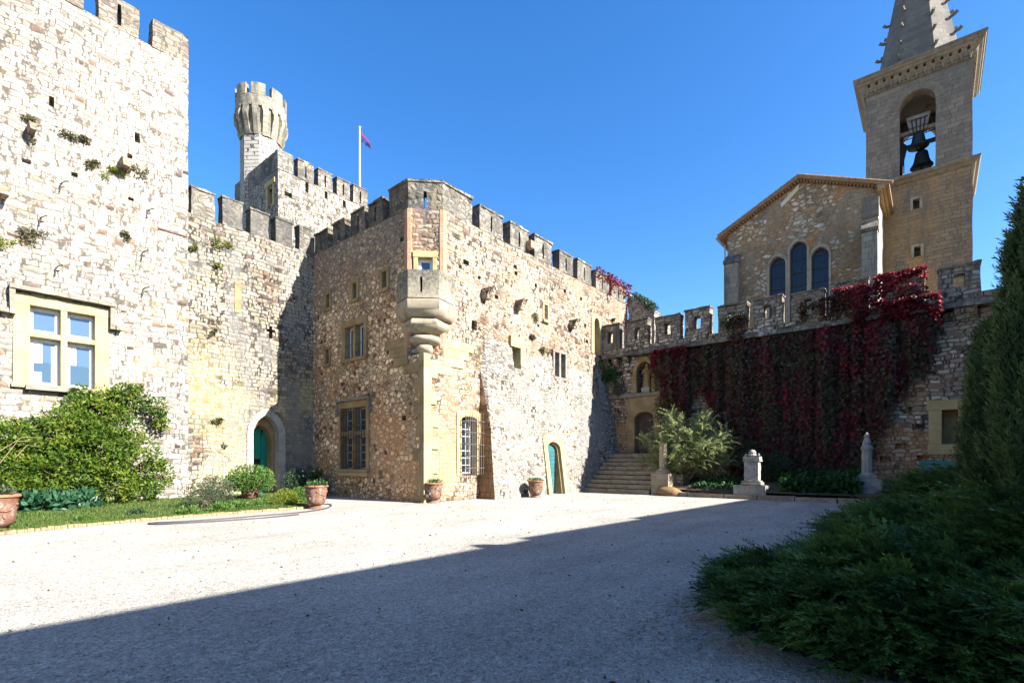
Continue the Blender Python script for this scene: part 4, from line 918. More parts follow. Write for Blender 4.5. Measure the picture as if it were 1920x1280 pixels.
for (a0, a1, za) in lan:
    s_ = za - (a1 - a0) * .6
    b = MB(); b.ring(FH, arch(a0, a1, 9.5, s_, za), arch(a0 - .12, a1 + .12, 9.5, s_, za + .24), -.4, .035); build('window_surround', b, M['mould'], T, smooth=30)
    wo_ = build('stained_window', MB().ring(FH, arch(a0 + .07, a1 - .07, 9.5, s_ - .02, za - .08), arch(a0, a1, 9.5, s_, za), -.33, -.26), M['iron_dark'], T, smooth=30)
    build('pane', MB().prism(FH, arch(a0 + .05, a1 - .05, 9.5, s_, za - .05), -.34, -.31), M['glass_lead'], wo_, smooth=0)
    b = MB(); z = 10.3
    while z < za - .3:
        b.box(FH, a0 + .07, a1 - .07, z, z + .05, -.305, -.25); z += .82
    nvb = 3
    for q in range(1, nvb): a = a0 + (a1 - a0) * q / nvb; b.box(FH, a - .012, a + .012, 9.5, za - .45, -.306, -.285)
    build('lead_bars', b, M['iron_dark'], wo_, smooth=0)
for (u0, u1, v0, v1) in ((1617, 1648, 410, 440), (1362, 1388, 475, 498)):
    a0, a1 = FH.x(u0), FH.x(u1); zt_ = FH.px((u0 + u1) / 2, v0)[1]; zb_ = FH.px((u0 + u1) / 2, v1)[1]
    b = MB(); b.hexa([FH.pt(a0, 4, -.2), FH.pt(a1 - .02, 4, -.2), FH.pt(a1 - .02, zb_, -.2), FH.pt(a0, zb_, -.2), FH.pt(a0, 4, .55), FH.pt(a1 - .02, 4, .55), FH.pt(a1 - .02, zb_, .55), FH.pt(a0, zb_, .55)])
    bt = build('buttress', b, M['turret_top'], T, bevel=.02)
    b = MB(); b.hexa([FH.pt(a0 - .05, zb_ + .001, -.2), FH.pt(a1 + .03, zb_ + .001, -.2), FH.pt(a1 + .03, zt_, -.2), FH.pt(a0 - .05, zt_, -.2), FH.pt(a0 - .05, zb_ + .001, .63), FH.pt(a1 + .03, zb_ + .001, .63), FH.pt(a1 + .03, zb_ + .2, .66), FH.pt(a0 - .05, zb_ + .2, .66)])
    build('buttress_cap', b, M['lichen'], bt, rough=(.3, .03, 2))
b = MB(); b.box(FH, FH.x(1617), hy1 + .01, FH.px(1630, 408)[1], ez1 - .35, -.2, .03); build('quoin', b, M['belfry'], T, bevel=.015)
b = MB(); zq0 = FH.px(1480, 388)[1]; b.prism(FH, [(hyr - 1.05, zq0 + .1), (hyr - .1, zq0 + .9), (hyr - .05, rz - .15), (hyr - 1.1, zq0 + .35)], -.2, .03); build('render_patch', b, M['plaster'], T, smooth=0)
# roof: two slopes of canal tiles, verge and eaves
def slope(aE, zE, aR, zR, name):
    b = MB(); over = .55; L = math.hypot(aR - aE, zR - zE); ex, ez = (aE - aR) / L, (zE - zR) / L
    n = 70; top = []; bot = []; vs = []
    for i in range(n + 1):
        d = .42 - i * .2
        hgt = .07 * abs(math.sin(i * math.pi / 2)) + .02
        for (a, z, o) in ((aR, zR, .16 + hgt), (aE + ex * over, zE + ez * over, .16 + hgt), (aE + ex * over, zE + ez * over, .05), (aR, zR, .05)):
            vs.append(FH.pt(a, z + o, d))
    b.add(vs, [(i * 4 + k, i * 4 + (k + 1) % 4, (i + 1) * 4 + (k + 1) % 4, (i + 1) * 4 + k) for i in range(n) for k in range(4)] + [(0, 1, 2, 3), (n * 4 + 3, n * 4 + 2, n * 4 + 1, n * 4)])
    return build(name, b, M['tile'], T, smooth=45)
rf = slope(hy0, ez0, hyr, rz, 'roof_slope'); rf2 = slope(hy1, ez1, hyr, rz, 'roof_slope')
b = MB()   # verge tiles along the gable
for (aE, zE) in ((hy0, ez0), (hy1, ez1)):
    L = math.hypot(aE - hyr, zE - rz); n = int(L / .36)
    ex, ez = (aE - hyr) / L, (zE - rz) / L
    for i in range(n + 2):
        p0 = FH.pt(hyr + ex * .36 * i, rz + ez * .36 * i + .22, .36); p1 = FH.pt(hyr + ex * .36 * (i + 1.25), rz + ez * .36 * (i + 1.25) + .26, .36)
        b.tube([p1, p0], .085, 8, .1)
build('verge_tiles', b, M['tile'], rf)
b = MB()   # rows of half-round tiles under the right-hand eaves and the gable
for k in range(3):
    for i in range(62):
        d = .34 - i * .2; z = ez1 - .28 + k * .12; o = .16 + k * .16
        b.tube([FH.pt(hy1 - .05, z, d), FH.pt(hy1 + o, z - .02, d)], .085, 6)
build('eaves_tiles', b, M['tile_pale'], rf2)
b = MB()
for (aE, zE) in ((hy0, ez0), (hy1, ez1)):
    L = math.hypot(aE - hyr, zE - rz); ex, ez = (aE - hyr) / L, (zE - rz) / L
    for i in range(int(L / .19)):
        p = FH.pt(hyr + ex * .19 * (i + .5), rz + ez * .19 * (i + .5) + .0, -.1); q = p + Vector((-.33, 0, 0))
        b.tube([p, q], .075, 6)
build('gable_tiles', b, M['tile'], rf)
b = MB(); b.tube([FH.pt(hy0 - .55, ez0 - .18, .4), FH.pt(hy0 - .55, ez0 - .18, -9)], .09, 8); b.tube([FH.pt(hy0 - .55, ez0 - .2, .3), FH.pt(hy0 - .3, ez0 - .5, .25), FH.pt(hy0 - .1, ez0 - .7, .1), FH.pt(hy0 - .1, 5, .1)], .05, 8); build('gutter', b, M['pale'], T)

# ------------------------------------------------------------------ bell tower
T = thing('bell_tower', 'square stone bell tower with open arch, heavy cornice and crocketed spire', 'bell tower', (42.6, .8, 0))
BX = 40.0; FB = west(BX); by0 = FB.x(1623); by1 = FB.x(1824.5); bc = (by0 + by1) / 2; bw = by1 - by0
zc1 = FB.px(1824, 62, .6)[1]; zc0 = FB.px(1824, 98)[1]; zl1 = FB.px(1826, 291, .3)[1]; zl0 = FB.px(1826, 312)[1]
oa0, oa1 = FB.x(1687), FB.x(1754); oz1 = FB.px(1722, 168)[1]; oz0 = zl1 - .05
c1 = MB(); c1.prism(FB, arch(oa0, oa1, oz0, oz1 - (oa1 - oa0) * .5, oz1), -bw - 1, 1)
c2 = MB(); c2.wbox(BX + .8, BX + bw - .8, -by1 + .8, -by0 - .8, oz0 - .2, zc0 - .6)
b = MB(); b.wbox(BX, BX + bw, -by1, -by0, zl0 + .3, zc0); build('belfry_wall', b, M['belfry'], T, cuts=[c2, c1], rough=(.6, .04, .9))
cut = MB()
for (u, v0, v1) in ((1718, 373, 391), (1720, 462, 480)):
    a, z1 = FB.px(u, v0); z0 = FB.px(u, v1)[1]; cut.box(FB, a - .16, a + .16, z0, z1, -.6, 1)
    s_ = MB(); s_.ring(FB, [(a - .16, z0), (a - .16, z1), (a + .16, z1), (a + .16, z0)], [(a - .3, z0 - .1), (a - .3, z1 + .15), (a + .3, z1 + .15), (a + .3, z0 - .1)], -.5, .03); build('window_surround', s_, M['mould'], T, smooth=0)
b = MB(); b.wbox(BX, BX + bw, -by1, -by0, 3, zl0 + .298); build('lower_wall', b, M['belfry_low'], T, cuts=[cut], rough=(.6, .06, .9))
def collar(z0, z1, o0, o1, name, mat, steps, cuts=()):
    b = MB(); R = []
    for (f, o) in steps:
        z = z0 + (z1 - z0) * f; k = o0 + (o1 - o0) * o
        R.append([Vector(p) for p in ((BX - k, -by1 - k, z), (BX + bw + k, -by1 - k, z), (BX + bw + k, -by0 + k, z), (BX - k, -by0 + k, z))])
    b.loft(R); return build(name, b, M[mat], T, cuts=cuts, bevel=.015 if not cuts else 0, smooth=30)
nh = 13; ch_ = MB()
for i in range(nh):
    a = by0 + bw * (i + .5) / nh
    ch_.prism(FB, [(a + .085 * math.cos(q * .7854), zc0 + .20 + .085 * math.sin(q * .7854)) for q in range(8)], .02, .9)
CORN = collar(zc0 - .28, zc1, .0, .62, 'cornice', 'cornice', ((0, .08), (.12, .1), (.14, .2), (.3, .24), (.5, .5), (.55, .68), (.7, .72), (.74, .86), (.86, .92), (.88, 1), (1, 1)), [ch_])
collar(zl0 + .1, zl1, 0, .36, 'ledge', 'cornice', ((0, .05), (.2, .3), (.5, .55), (.55, .8), (.8, .95), (1, 1)))
b = MB(); nh = 13
for i in range(nh):   # carved row below the cornice: little pendants and round sinkings
    a = by0 - .1 + (bw + .2) * (i + .5) / nh; z = zc0 - .12
    b.prism(FB, [(a - .16, z + .26), (a, z - .24), (a + .16, z + .26)], .02, .2)
for i in range(nh):
    y = -by1 - .1 + 0; xx = BX - .1 + (bw + .2) * (i + .5) / nh; z = zc0 - .12
    Fq = south(-by1); b.prism(Fq, [(xx - .16, z + .26), (xx, z - .24), (xx + .16, z + .26)], .02, .2)
build('cornice_pendants', b, M['cornice'], CORN, bevel=.015, smooth=0)
b = MB(); inn = arch(oa0, oa1, oz0 + 1.8, oz1 - (oa1 - oa0) * .5, oz1, bottom=False); out = arch(oa0 - .42, oa1 + .42, oz0 + 1.8, oz1 - (oa1 - oa0) * .5, oz1 + .42, bottom=False)
b.ring(FB, inn, out, -.3, .015); build('arch_stones', b, M['cornice'], T, smooth=30)
# spire
sc_ = Vector((BX + bw / 2, -bc)); sz0 = zc1; SR = bw / 2 * .86
apex = sz0 + 12.5
def sring(z):
    k = SR * (1 - (z - sz0) / (apex - sz0)); return [Vector((sc_.x + k / math.cos(math.pi / 8) * math.cos(math.pi / 8 + math.pi / 4 * i), sc_.y + k / math.cos(math.pi / 8) * math.sin(math.pi / 8 + math.pi / 4 * i), z)) for i in range(8)]
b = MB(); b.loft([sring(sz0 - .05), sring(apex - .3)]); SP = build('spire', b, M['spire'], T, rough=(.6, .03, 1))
for i in range(8):
    z = sz0 + .9
    while z < sz0 + 4.6:
        p = sring(z)[i]; n = Vector((p.x - sc_.x, p.y - sc_.y, 0)).normalized()
        b = MB(); b.tube([p - n * .1, p + n * .18 + Vector((0, 0, .02)), p + n * .34 + Vector((0, 0, .12))], .095, 6, .12); z += 1.12
        if p.x < sc_.x + .9: build('crocket', b, M['spire'], SP, rough=(.1, .03, 5))
bmid = BX + 1.5
def bell(cx, cy, cz, r, h, label, name='church_bell'):
    t = thing(name, label, 'bell', (cx, cy, cz), 'bells in the tower arch')
    b = MB(); b.lathe((cx, cy, cz), [(r * .92, 0), (r, .02 * h), (r * .97, .08 * h), (r * .8, .2 * h), (r * .66, .42 * h), (r * .58, .7 * h), (r * .52, .86 * h), (r * .3, .97 * h), (.01, h)], 28); build('body', b, M['bronze'], t, smooth=60)
    b = MB(); b.tube([(cx, cy, cz + h * .8), (cx, cy, cz + .02)], .03, 6); b.lathe((cx, cy, cz - .02), [(.01, -.12), (.09, -.06), (.09, .04), (.02, .12)], 10); build('clapper', b, M['iron_dark'], t)
    return t
def bpt(u, v, x):
    r = ray(u); t = x / r[0]; return (x, r[1] * t, CAMH + (VH - v) * t / FPX)
p = bpt(1722, 277, BX + 1.0); t1 = bell(p[0], p[1], p[2], .54, .95, 'upper bronze bell below a strapped wooden headstock')
b = MB(); z = p[2] + .95
b.hexa([(p[0] - .22, p[1] - .42, z), (p[0] + .22, p[1] - .42, z), (p[0] + .22, p[1] + .42, z), (p[0] - .22, p[1] + .42, z), (p[0] - .22, p[1] - .62, z + 1.05), (p[0] + .22, p[1] - .62, z + 1.05), (p[0] + .22, p[1] + .62, z + 1.05), (p[0] - .22, p[1] + .62, z + 1.05)])
build('headstock', b, M['beam'], t1, bevel=.03)
b = MB()
for k in (-.3, -.1, .1, .3): b.tube([(p[0] - .245, p[1] + k * .8, z - .1), (p[0] - .25, p[1] + k * 1.1, z + .8)], .032, 6)
for k in (.25, .75): b.tube([(p[0] - .25, p[1] - .45, z + k), (p[0] - .25, p[1] + .45, z + k)], .03, 6)
build('iron_strap', b, M['iron_dark'], t1)
b = MB(); b.wbox(p[0] - .12, p[0] + .12, -oa1 - .3, -oa0 + .3, z + .02, z + .26); build('beam', b, M['beam'], t1, bevel=.02)
p = bpt(1728, 314, BX + 1.6); t2 = bell(p[0], p[1], p[2], .60, 1.1, 'lower bronze bell hanging from an iron yoke over open sky')
b = MB(); z = p[2] + 1.12; b.wbox(p[0] - .1, p[0] + .1, -oa1 - .4, -oa0 + .4, z + .3, z + .52)
b.tube([(p[0], p[1], z - .1), (p[0], p[1], z + .35)], .1, 8); b.tube([(p[0], p[1] + .15, z - .1), (p[0], p[1] + .15, z + .35)], .05, 8)
for s in (-1, 1): b.hexa([(p[0] - .08, p[1] + s * 1.0, z + .85), (p[0] + .08, p[1] + s * 1.0, z + .85), (p[0] + .08, p[1] + s * .7, z + .5), (p[0] - .08, p[1] + s * .7, z + .5), (p[0] - .08, p[1] + s * 1.15, z - .6), (p[0] + .08, p[1] + s * 1.15, z - .6), (p[0] + .08, p[1] + s * .95, z - .7), (p[0] - .08, p[1] + s * .95, z - .7)])
b.tube([(p[0], p[1] + 1.0, z + .9), (p[0], p[1] - 1.0, z + 1.1)], .03, 6); b.tube([(p[0], p[1] + .9, z - 1.2), (p[0], p[1] + .9, z + .6)], .03, 6)
build('yoke', b, M['iron_dark'], t2, bevel=0)

# ------------------------------------------------------------------ house on the south side of the court (its eaves throw the big shadow)
T = thing('courtyard_house', 'long plastered house closing the south side of the gravel court', 'house', (10, -10, 0))
YH = -7.4; tanh = SUN.z / abs(SUN.y); sx = SUN.x / SUN.z
secs = []
for (xa, xb, ya, yb) in ((-30, 8.3, 8.0, 6.42), (8.3, 13.3, 6.72, 6.36), (13.3, 40, 6.66, 5.2)):
    ha, hb = (ya - YH) * tanh, (yb - YH) * tanh; secs.append((xa + sx * ha, xb + sx * hb, ha, hb))
secs = [(secs[0][0], secs[0][1], secs[0][2], secs[0][3]), (secs[0][1] + .004, secs[1][1], secs[1][2], secs[1][3]), (secs[1][1] + .004, secs[2][1], secs[2][2], secs[2][3])]
for (xa, xb, ha, hb) in secs:
    b = MB(); b.hexa([(xa, YH - 7, -.3), (xb, YH - 7, -.3), (xb, YH - .3, -.3), (xa, YH - .3, -.3), (xa, YH - 7, ha - .3), (xb, YH - 7, hb - .3), (xb, YH - .3, hb - .3), (xa, YH - .3, ha - .3)]); build('wall', b, M['plaster'], T, smooth=0)
    b = MB(); b.hexa([(xa, YH - 7.3, ha - .28), (xb, YH - 7.3, hb - .28), (xb, YH, hb - .2), (xa, YH, ha - .2), (xa, YH - 7.3, ha - .1), (xb, YH - 7.3, hb - .1), (xb, YH, hb), (xa, YH, ha)]); build('roof', b, M['tile'], T, smooth=0)

# ------------------------------------------------------------------ leaf meshes
def quads(name, V, mat, parent=None, org=(0, 0, 0), k=4):
    """V: (n*k, 3) vertices of n separate k-gons, in world coordinates"""
    n = len(V) // k; V = np.asarray(V, dtype=np.float32)
    if parent is not None: org = ORG[parent.name]
    V = V - np.array(tuple(org), dtype=np.float32)
    me = bpy.data.meshes.new(name); me.vertices.add(n * k); me.vertices.foreach_set('co', V.ravel())
    me.loops.add(n * k); me.loops.foreach_set('vertex_index', np.arange(n * k, dtype=np.int32))
    me.polygons.add(n); me.polygons.foreach_set('loop_start', np.arange(0, n * k, k, dtype=np.int32)); me.polygons.foreach_set('loop_total', np.full(n, k, dtype=np.int32))
    me.update(calc_edges=True); me.materials.append(mat)
    o = bpy.data.objects.new(name, me); C.objects.link(o)
    if parent is not None: o.parent = parent
    else: o.location = tuple(org)
    ORG[o.name] = Vector(org); return o
def unit(a): return a / np.maximum(np.linalg.norm(a, axis=1, keepdims=True), 1e-6)
def rnd3(n): return unit(RNG.normal(size=(n, 3)))
def leaf_quads(P, D, L, W, roll=None):
    """pointed leaves: base P, direction D"""
    n = len(P); S = unit(np.cross(D, rnd3(n) if roll is None else roll)); N = np.cross(S, D)
    L = np.asarray(L).reshape(-1, 1) * np.ones((n, 1)); W = np.asarray(W).reshape(-1, 1) * np.ones((n, 1))
    m = P + D * L * .42 + N * L * .06
    return np.stack([P, m + S * W * .5, P + D * L - N * L * .05, m - S * W * .5], axis=1).reshape(-1, 3)
def nval(P, s, seed=0.0): return np.array([mnoise.noise(Vector((p[0] * s + seed, p[1] * s, p[2] * s))) for p in P])
def blob_points(blobs, n, fill=.45, nscale=1.6, thr=-.25, ground_z=None):
    w_ = np.array([b[3] * b[4] + b[4] * b[5] + b[3] * b[5] for b in blobs]); idx = RNG.choice(len(blobs), n, p=w_ / w_.sum())
    B = np.array(blobs)[idx]; d = rnd3(n); r = 1 - fill * RNG.random((n, 1)) ** 2
    P = B[:, :3] + d * r * B[:, 3:6]; nn = nval(P, nscale, 3.3); P = P + d * (nn[:, None] * .22 * B[:, 3:6])
    ok = nn > thr
    if ground_z is not None: ok &= P[:, 2] > ground_z
    return P[ok], unit(d / B[:, 3:6])[ok]
def shrub(name, label, cat, org, blobs, n, leaf, mat, up=.35, spread=.8, fill=.5, thr=-.28, stems=0, group=None, nscale=1.6, gz=0.02, parent=None, asp=.5):
    T = thing(name, label, cat, org, group)
    P, Nn = blob_points(blobs, n, fill, nscale, thr, gz)
    D = unit(Nn * .7 + rnd3(len(P)) * spread + np.array([0, 0, up]))
    L = leaf * RNG.uniform(.6, 1.3, len(P)); quads('foliage', leaf_quads(P, D, L, L * asp), M[mat], T)
    if stems:
        b = MB()
        for i in range(stems):
            q = blobs[i % len(blobs)]; e = Vector((q[0] + RNG.uniform(-.5, .5) * q[3], q[1] + RNG.uniform(-.5, .5) * q[4], q[2] + q[5] * RNG.uniform(-.2, .5))); s = Vector((org[0] + RNG.uniform(-.12, .12), org[1] + RNG.uniform(-.12, .12), org[2] - .05))
            b.tube([s, (s + e) / 2 + Vector((RNG.uniform(-.1, .1), RNG.uniform(-.1, .1), .1)), e], .022, 5, .006)
        build('stem', b, M['bark'], T)
    return T
# a feathery conifer / tamarisk spray: list of quads in unit space (x forward, y side, z up)
def spray_template(seed, twigs=15, droop=.18, tl=.36, w_=.020, sub=2, curl=.0):
    r = np.random.default_rng(seed); Q = []
    def blade(p, q, w, nrm):
        d = q - p; s = np.cross(d, nrm); s = s / max(np.linalg.norm(s), 1e-6) * w * .5; m = p + d * .45
        Q.extend([p, m + s, q, m - s])
    ax = lambda t: np.array([t, curl * math.sin(t * 3), .16 * t - droop * t * t])
    for i in range(4): blade(ax(i / 4), ax((i + 1.15) / 4), w_ * 1.3, np.array([0, .3, 1.]))
    for i in range(twigs):
        t = .08 + .9 * i / twigs; sgn = 1 if i % 2 else -1; L = tl * (1.05 - .75 * t) * r.uniform(.75, 1.25); an = r.uniform(.45, .85)
        roll = r.uniform(-.9, .9)
        d = np.array([math.cos(an), sgn * math.sin(an) * math.cos(roll), math.sin(an) * math.sin(roll) * .9 + .1]); p = ax(t); q = p + d * L
        nrm = np.array([r.uniform(-.4, .4), r.uniform(-.4, .4), 1.]); blade(p, q, w_ * 1.15, nrm)
        for k in range(sub):
            u = .25 + .6 * k / max(1, sub); s2 = 1 if k % 2 else -1; p2 = p + d * L * u; d2 = d * .8 + np.array([.25, s2 * .45 * math.cos(roll), r.uniform(-.3, .35)]); blade(p2, p2 + d2 / np.linalg.norm(d2) * L * .42 * r.uniform(.7, 1.2), w_, nrm)
    return np.array(Q)
def sprays(P, D, L, temps, up=None):
    """copies of feather templates: base P, direction D, length L -> vertices"""
    n = len(P); upv = np.tile(np.array([[0, 0, 1.]]), (n, 1)) if up is None else up
    S = np.cross(upv, D) + RNG.normal(size=(n, 3)) * .25; S = unit(S); U = np.cross(D, S); out = []
    ti = RNG.integers(0, len(temps), n)
    for k, t in enumerate(temps):
        i = np.where(ti == k)[0]
        if not len(i): continue
        fl = RNG.choice([-1, 1], len(i))[:, None, None]
        v = P[i][:, None, :] + L[i][:, None, None] * (t[None, :, 0:1] * D[i][:, None, :] + fl * t[None, :, 1:2] * S[i][:, None, :] + t[None, :, 2:3] * U[i][:, None, :])
        out.append(v.reshape(-1, 3))
    return np.concatenate(out)
JT = [spray_template(s, 12, .22, .34, .058, 1, .03) for s in range(5)]
TT = [spray_template(20 + s, 13, .75, .30, .040, 2, .05) for s in range(4)]
CT = [spray_template(40 + s, 9, .05, .42, .045, 1, .02) for s in range(4)]

# ------------------------------------------------------------------ spreading junipers in the foreground bed (x 4..22, y < 1.9)
def jz(x, y, y1, x0):
    e = min(y1 - y, (x - x0) * .9); e = max(0, e)
    return (.30 + .62 * min(1, e / 2.2) ** .8) * min(1, e / .25 + .25)
def juniper(label, cx, cy, rx, ry, hgt, n, L0, L1, lean=(-.55, .55), dense=1.0):
    T = thing('juniper_bush', label, 'juniper', (cx, cy, 0), 'spreading junipers in the bed')
    m = 8; npl = int(n * 2.1) // m; an = RNG.uniform(0, 2 * math.pi, npl); r = np.sqrt(RNG.random(npl))
    x = cx + rx * r * np.cos(an); y = cy + ry * r * np.sin(an)
    dome = np.sqrt(np.maximum(0, 1 - r ** 2.6)); g0 = np.stack([x, y, np.zeros(npl)], 1); nz = nval(g0, .95, cx); nz2 = nval(g0, 2.3, cy)
    top = hgt * (.22 + .78 * dome) * (1 + .42 * nz + .30 * nz2)
    z = np.maximum(top * (1 - .8 * RNG.random(npl) ** 1.7), .05)
    out = np.stack([np.cos(an) * r, np.sin(an) * r, np.zeros(npl)], 1)
    Dp = unit(out * .9 + np.array([lean[0], lean[1], .40]) * RNG.uniform(.4, 1.2, (npl, 1)) + rnd3(npl) * .38); Dp[:, 2] = np.maximum(Dp[:, 2], -.12); Dp = unit(Dp)
    Lp = RNG.uniform(L0, L1, npl) * 1.5; Bp = np.stack([x, y, z], 1) - Dp * Lp[:, None] * .5
    # a plume: short sprays herring-boned along one arching shoot, the last one carrying the tip
    t = np.tile(np.linspace(.1, 1, m), npl); pi = np.repeat(np.arange(npl), m); D0 = Dp[pi]; L = Lp[pi] * (.56 - .20 * t) * RNG.uniform(.8, 1.2, npl * m)
    arch_ = np.array([[0, 0, 1.]]) * (.20 * np.sin(t * 2.6) * Lp[pi])[:, None]
    P = Bp[pi] + D0 * (t * .72 * Lp[pi])[:, None] + arch_ * .6
    sd = unit(np.cross(np.tile([[0, 0, 1.]], (npl * m, 1)), D0)) * (np.where(np.arange(npl * m) % 2 == 0, 1, -1) * (1 - t) * .55)[:, None]
    D = unit(D0 + sd + rnd3(npl * m) * .16 + np.array([[0, 0, .10]])); P[:, 2] = np.maximum(P[:, 2], .02)
    quads('foliage', sprays(P, D, L, JT), M['juni'], T)
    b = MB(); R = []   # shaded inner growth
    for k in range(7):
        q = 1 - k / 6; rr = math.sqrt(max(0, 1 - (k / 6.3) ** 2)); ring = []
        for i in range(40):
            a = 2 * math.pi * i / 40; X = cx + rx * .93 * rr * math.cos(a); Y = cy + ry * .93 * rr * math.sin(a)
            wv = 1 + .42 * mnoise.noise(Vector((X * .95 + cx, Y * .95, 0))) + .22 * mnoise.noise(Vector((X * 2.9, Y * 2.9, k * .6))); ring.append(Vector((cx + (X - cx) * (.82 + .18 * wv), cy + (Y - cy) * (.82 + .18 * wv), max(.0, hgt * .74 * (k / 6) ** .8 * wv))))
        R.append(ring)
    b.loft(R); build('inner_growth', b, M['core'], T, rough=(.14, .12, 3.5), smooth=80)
    b = MB()
    for i in range(14):
        a = i * 2.4; e = Vector((cx + rx * .7 * math.cos(a), cy + ry * .7 * math.sin(a), hgt * .5)); b.tube([(cx, cy, -.05), (cx + (e.x - cx) * .5, cy + (e.y - cy) * .5, hgt * .28), e], .035, 6, .01)
    build('branch', b, M['bark'], T)
juniper('nearest dark juniper spreading over the gravel, long feathery tips', 6.5, .4, 2.1, 1.5, .47, 6800, .26, .58, (-.85, .55))
juniper('shadowy juniper at the lower right corner of the picture', 5.6, -1.5, 1.7, 1.5, .72, 4500, .22, .48)
juniper('dense juniper mound right behind the nearest one, filling the lower right', 8.0, -1.5, 2.1, 1.75, 1.08, 4800, .28, .55)
juniper('low juniper whose plumes point at the open gravel, second along the bed edge', 11.0, .1, 1.9, 1.4, .62, 3600, .32, .65)
juniper('tall juniper mass behind the second one, below the cypresses', 10.8, -2.0, 2.6, 1.6, 1.2, 3000, .35, .65)
juniper('juniper with bright tips halfway along the bed edge', 13.4, -.1, 2.2, 1.6, .50, 2500, .38, .7)
juniper('juniper beside the column pedestal at the far end of the bed', 17.2, -.3, 2.7, 1.5, .40, 2300, .42, .75)
juniper('far juniper below the barred wall window and teal bench', 21.0, -.8, 2.6, 1.9, 1.2, 1700, .45, .8)
juniper('juniper crowding the foot of the tall cypress', 15.0, -2.2, 2.6, 1.7, 1.55, 1900, .42, .75)

# ------------------------------------------------------------------ cypresses
def cypress(label, x, y, h, R, n, z0=.3, name='cypress_tree', lobes=5):
    T = thing(name, label, 'cypress', (x, y, 0), 'cypresses at the right edge')
    b = MB(); b.tube([(x, y, -.1), (x + .05, y, h * .4), (x, y, h * .85)], .16, 8, .04); build('trunk', b, M['bark'], T)
    t = RNG.random(n) ** .9; an = RNG.uniform(0, 2 * math.pi, n)
    prof = np.minimum(1, (t * 5 + .35)) * np.maximum(0, 1 - t ** 2.2) ** .62
    lob = 1 + .16 * np.sin(an * lobes + 6 * t) + .10 * np.sin(an * 11 - 9 * t)
    P = np.stack([np.cos(an), np.sin(an), np.zeros(n)], 1); zc = z0 + t * (h - z0 - .25)
    nn = nval(np.stack([np.cos(an) * 1.2 + x, np.sin(an) * 1.2, zc * .8], 1), 1.5, x)
    rr = R * prof * lob * (1 + .30 * nn) * (1 - .45 * RNG.random(n) ** 2.2)
    P = P * rr[:, None] + np.array([x, y, 0]); P[:, 2] = zc; sL = h / 9.0 + .12
    out = np.stack([np.cos(an), np.sin(an), np.zeros(n)], 1)
    D = unit(out * .42 + np.array([0, 0, 1.0]) + rnd3(n) * .30); L = RNG.uniform(.26, .62, n) * sL
    quads('crown', sprays(P - D * L[:, None] * .4, D, L, CT, up=out), M['cyp'], T)
cg = ground(1930, 980)
cypress('tall dark cypress cut off by the right picture edge', 8.9, -1.05, 5.3, .50, 9000)
cypress('shorter bushy cypress standing left of the tall one', 9.9, -.60, 3.75, .29, 5200)

# ------------------------------------------------------------------ creepers
def strands(F, top_fn, a_lo, a_hi, n, len_fn, step, mat, name, label, d0=.15, d1=.5, leaf=.12, group=None):
    T = thing(name, label, 'creeper', tuple(F.pt((a_lo + a_hi) / 2, 0, .2)), group)
    P = []; Dd = []
    for i in range(n):
        a = RNG.uniform(a_lo, a_hi); zt = top_fn(a) + RNG.uniform(-.1, .12); L = len_fn(a + RNG.normal() * .25) * (RNG.uniform(.55, 1.06) if RNG.random() < .5 else RNG.uniform(.85, 1.05)); d = RNG.uniform(d0, d1) * (1 + .55 * mnoise.noise(Vector((a * .9, 3.1, 0)))) + (RNG.uniform(.1, .35) if RNG.random() < .12 else 0); rg = mnoise.noise(Vector((a * 3.1, 8.3, 0))); d *= .72 + .75 * max(-.6, rg); L *= (1 + .22 * mnoise.noise(Vector((a * 1.9, 1.7, 0)))) * (1 if rg > -.25 else .55); ph = RNG.uniform(0, 6)
        if L < .1: continue
        m = max(3, int(L / step)); t = np.linspace(0, 1, m)
        aa = a + .10 * np.sin(t * 6 + ph) * t + RNG.normal(size=m) * .05; zz_ = zt - t * L + RNG.normal(size=m) * .04
        dd = d * (.45 + .55 * np.sin(np.minimum(1, t * 3) * 1.57)) * (1 - .35 * t) + RNG.normal(size=m) * .05
        x = F.O[0] + F.e[0] * aa + F.n[0] * dd; y = F.O[1] + F.e[1] * aa + F.n[1] * dd
        P.append(np.stack([x, y, zz_], 1))
    P = np.concatenate(P); n_ = len(P); Dn = unit(np.array([F.n[0] * .55, F.n[1] * .55, -.75]) + rnd3(n_) * .55)
    L = leaf * RNG.uniform(.6, 1.35, n_)
    quads('foliage', leaf_quads(P, Dn, L, L * .8, roll=unit(np.tile(np.array([[F.n[0], F.n[1], .4]]), (n_, 1)) + rnd3(n_) * .7)), M[mat], T)
    return T
vt = [(1222, 668, 690), (1240, 664, 705), (1262, 661, 760), (1300, 655, 800), (1360, 645, 850), (1420, 636, 893), (1500, 622, 895), (1560, 612, 893), (1600, 606, 885), (1640, 600, 820), (1690, 594, 720), (1730, 588, 655), (1764, 584, 610)]
VA = [FGw.px(u, v, .3) for u, v, _ in vt]; VBm = [FGw.px(u, b_, .3) for u, _, b_ in vt]
aS = [p[0] for p in VA]
def vtop(a): return min(8.12, float(np.interp(a, aS, [p[1] for p in VA])) + .05)
def vlen(a): return vtop(a) - max(.75, float(np.interp(a, aS, [p[1] for p in VBm])))
strands(FGw, vtop, aS[0], aS[-1], 1500, vlen, .06, 'vine', 'virginia_creeper', 'dark red and green creeper hanging in a thick curtain over the garden wall', .2, .62, .165)
